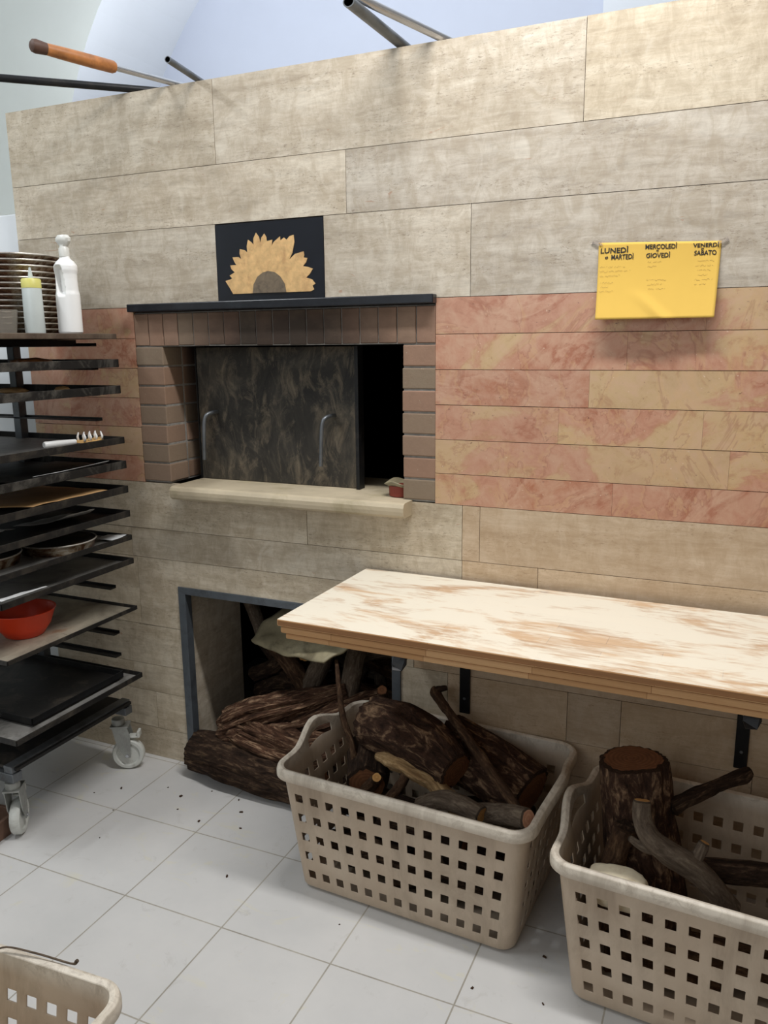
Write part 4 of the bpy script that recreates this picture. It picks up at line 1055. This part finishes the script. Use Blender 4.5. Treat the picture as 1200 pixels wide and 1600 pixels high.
# stack of round pans behind the bottles
rr = random.Random(9)
ords = ['lowest', 'second', 'third', 'fourth', 'fifth', 'sixth', 'seventh', 'eighth', 'ninth', 'tenth', 'eleventh', 'twelfth', 'thirteenth', 'fourteenth']
z = ZT; N = 14
for i in range(N):
    lab = ('lowest' if i == 0 else 'topmost' if i == N - 1 else ords[i] + ' from the bottom') + ' of the stained round pans stacked on the top tray'
    round_pan((-2.185 + rr.uniform(-.005, .005), -.245 + rr.uniform(-.005, .005), z), .145 + rr.uniform(-.004, .003), .0165, lab, 'round pans stacked on the top tray', name='round_pan', segs=48)
    z += .0175
# white detergent bottle
root = empty('detergent_bottle', (-1.955, -.265, ZT), 'white plastic bottle with a side grip and a translucent nozzle on the top tray', 'bottle')
bm = newbm()
secs = [(0, .034), (.004, .0375), (.10, .0375), (.118, .0372), (.130, .0345), (.165, .033), (.180, .0335), (.192, .036), (.205, .0355), (.217, .028), (.225, .018), (.235, .0135), (.246, .0135)]
prof = []
for a_, b_ in zip(secs, secs[1:]):
    m_ = max(1, int((b_[0] - a_[0]) / .003))
    for q in range(m_): u = q / m_; prof.append((a_[1] * (1 - u) + b_[1] * u, a_[0] * (1 - u) + b_[0] * u))
prof.append((.0135, .246))
lathe(bm, prof, 96)
gd = Vector((.25, -1.0, 0)).normalized(); sd = Vector((1, .25, 0)).normalized()
for v in bm.verts:
    v.co.x *= 1.08; v.co.y *= .84
    u = v.co.dot(sd); fz = v.co.z
    if v.co.dot(gd) > 0 and .11 < fz < .212:
        w_ = max(0, 1 - ((u + .009 + (fz - .16) * .12) / .0165) ** 2) * max(0, 1 - ((fz - .160) / .047) ** 2)
        v.co -= gd * .020 * min(1, w_ * 2.4)
link('bottle_body', bm, 'white_pl', root, smooth='auto')
bm = newbm(); lathe(bm, [(.0155, .232), (.0155, .256), (.012, .262), (.018, .270), (.024, .277), (.0245, .287), (.017, .296), (.0, .298)], 32)
for v in bm.verts:
    if v.co.z > .265: v.co.y *= .7; v.co.x *= 1.1
link('nozzle', bm, 'spray', root, smooth='auto')
# squeeze bottle
root = empty('squeeze_bottle', (-2.02, -.345, ZT), 'cloudy squeeze bottle with a yellow screw cap left of the white bottle', 'bottle')
bm = newbm(); lathe(bm, [(.0, 0), (.029, .001), (.030, .006), (.0285, .138), (.026, .145)], 36); link('bottle_body', bm, 'frosted', root, smooth='auto')
bm = newbm(); lathe(bm, [(.029, .136), (.029, .160), (.026, .164), (.010, .165)], 36); link('screw_cap', bm, 'yellow_pl', root, smooth='auto')
bm = newbm(); lathe(bm, [(.008, .164), (.006, .18), (.003, .197), (0, .198)], 20); link('spout', bm, 'frosted', root, smooth='auto')
# clear cup
root = None
bm = newbm(); lathe(bm, [(0, 0), (.032, 0), (.040, .072), (.0385, .072), (.031, .003), (0, .003)], 40)
tagit(link('plastic_cup', bm, 'cup', smooth='auto', loc=(-2.085, -.40, ZT)), 'clear plastic cup at the left edge of the photo beside the squeeze bottle', 'cup')

# pasta server
root = empty('pasta_server', (-1.985, -.36, f1240 + .012), 'toothed pasta server with white handle and tan head on the upper middle tray', 'serving spoon')
d_ = Vector((.05, .24, 0)).normalized(); s_ = Vector((d_.y, -d_.x, 0))
bm = newbm(); A = Vector((.012, -.04, .008)); tube(bm, [A, A + d_ * .004, A + d_ * .05, A + d_ * .11], [.008, .0105, .010, .008], 18); link('handle', bm, 'white_pl', root, smooth='auto')
bm = newbm(); c0 = A + d_ * .105
n_ = 14; top_ = []; bot_ = []
for i in range(n_ * 2):
    a = 2 * PI * i / (n_ * 2); u = .5 - .5 * math.cos(a); wv = math.sin(a) * (.010 + .022 * u ** .6)
    p = c0 + d_ * (.105 * u) + s_ * wv
    top_.append(bm.verts.new(p + Vector((0, 0, .006 - .008 * math.sin(u * PI))))); bot_.append(bm.verts.new(p + Vector((0, 0, -.002 - .008 * math.sin(u * PI)))))
bm.faces.new(top_); bm.faces.new(bot_)
for i in range(n_ * 2): bm.faces.new((top_[i], top_[(i + 1) % (n_ * 2)], bot_[(i + 1) % (n_ * 2)], bot_[i]))
link('head', bm, 'tan_pl', root)
for i in range(4):
    for sgn in (-1, 1):
        bm = newbm(); b0 = c0 + d_ * (.028 + i * .021) + s_ * sgn * .018; tube(bm, [b0, b0 + Vector((0, 0, .012)) + s_ * sgn * .003, b0 + Vector((0, 0, .026)) - s_ * sgn * .004], [.0042, .0038, .0022], 8)
        link('tooth', bm, 'white_pl', root, smooth=True)

# red bowl
bm = newbm(); lathe(bm, [(0, 0), (.055, 0), (.060, .003), (.082, .035), (.098, .082), (.101, .084), (.1005, .086), (.096, .084), (.079, .036), (.056, .006), (0, .004)], 56)
tagit(link('plastic_bowl', bm, 'red_pl', smooth='auto', loc=(-2.065, -.465, f648)), 'orange-red plastic bowl on the worn pale tray low in the rack', 'bowl')

# brown crate at the lower left
root = empty('wooden_crate', (-2.265, -.74, 0), 'low brown wooden crate on the floor beside the front caster of the rack', 'crate')
Rm = Matrix.Rotation(math.radians(4), 4, 'Z')
bm = newbm()
for lo, hi in [((.19, -.18, 0), (.203, .18, .062)), ((-.203, -.18, 0), (-.19, .18, .062)), ((-.19, .167, 0), (.19, .18, .062)), ((-.19, -.18, 0), (.19, -.167, .062))]: box(bm, lo, hi, mat=Rm)
link('sides', bm, 'crate', root, bevel=.002)
bm = newbm(); box(bm, (-.19, -.167, .002), (.19, .167, .010), mat=Rm); link('bottom', bm, 'soot', root)  # near-black bottom paints the shade inside the crate

# crumbs of bark scattered on the floor
bm = newbm(); rr = random.Random(21)
for (x, y) in [(-1.78, -.17), (-1.70, -.20), (-1.62, -.13), (-1.50, -.14), (-1.66, -.27), (-1.45, -.20), (-1.79, -.50), (-1.55, -.30), (-2.0, -.30), (-1.93, -.24), (-1.40, -.28), (-1.86, -.36), (-.30, -.25), (-.31, -.33), (-.36, -.45), (-.33, -.6), (-.9, -.55), (-.5, -.62), (-1.3, -.5), (-1.2, -.24)]:
    s = rr.uniform(.002, .0055); M_ = Matrix.Translation((x, y, s * .4)) @ Matrix.Rotation(rr.uniform(0, 6), 4, 'Z')
    v = box(bm, (-s, -s * .5, -s * .35), (s, s * .5, s * .35), mat=M_)
    for q in v: q.co += Vector((rr.uniform(-1, 1), rr.uniform(-1, 1), 0)) * s * .3
tagit(link('bark_crumbs', bm, 'bark_b'), 'scattered dark bark crumbs on the white tiled floor', 'crumbs', kind='stuff')
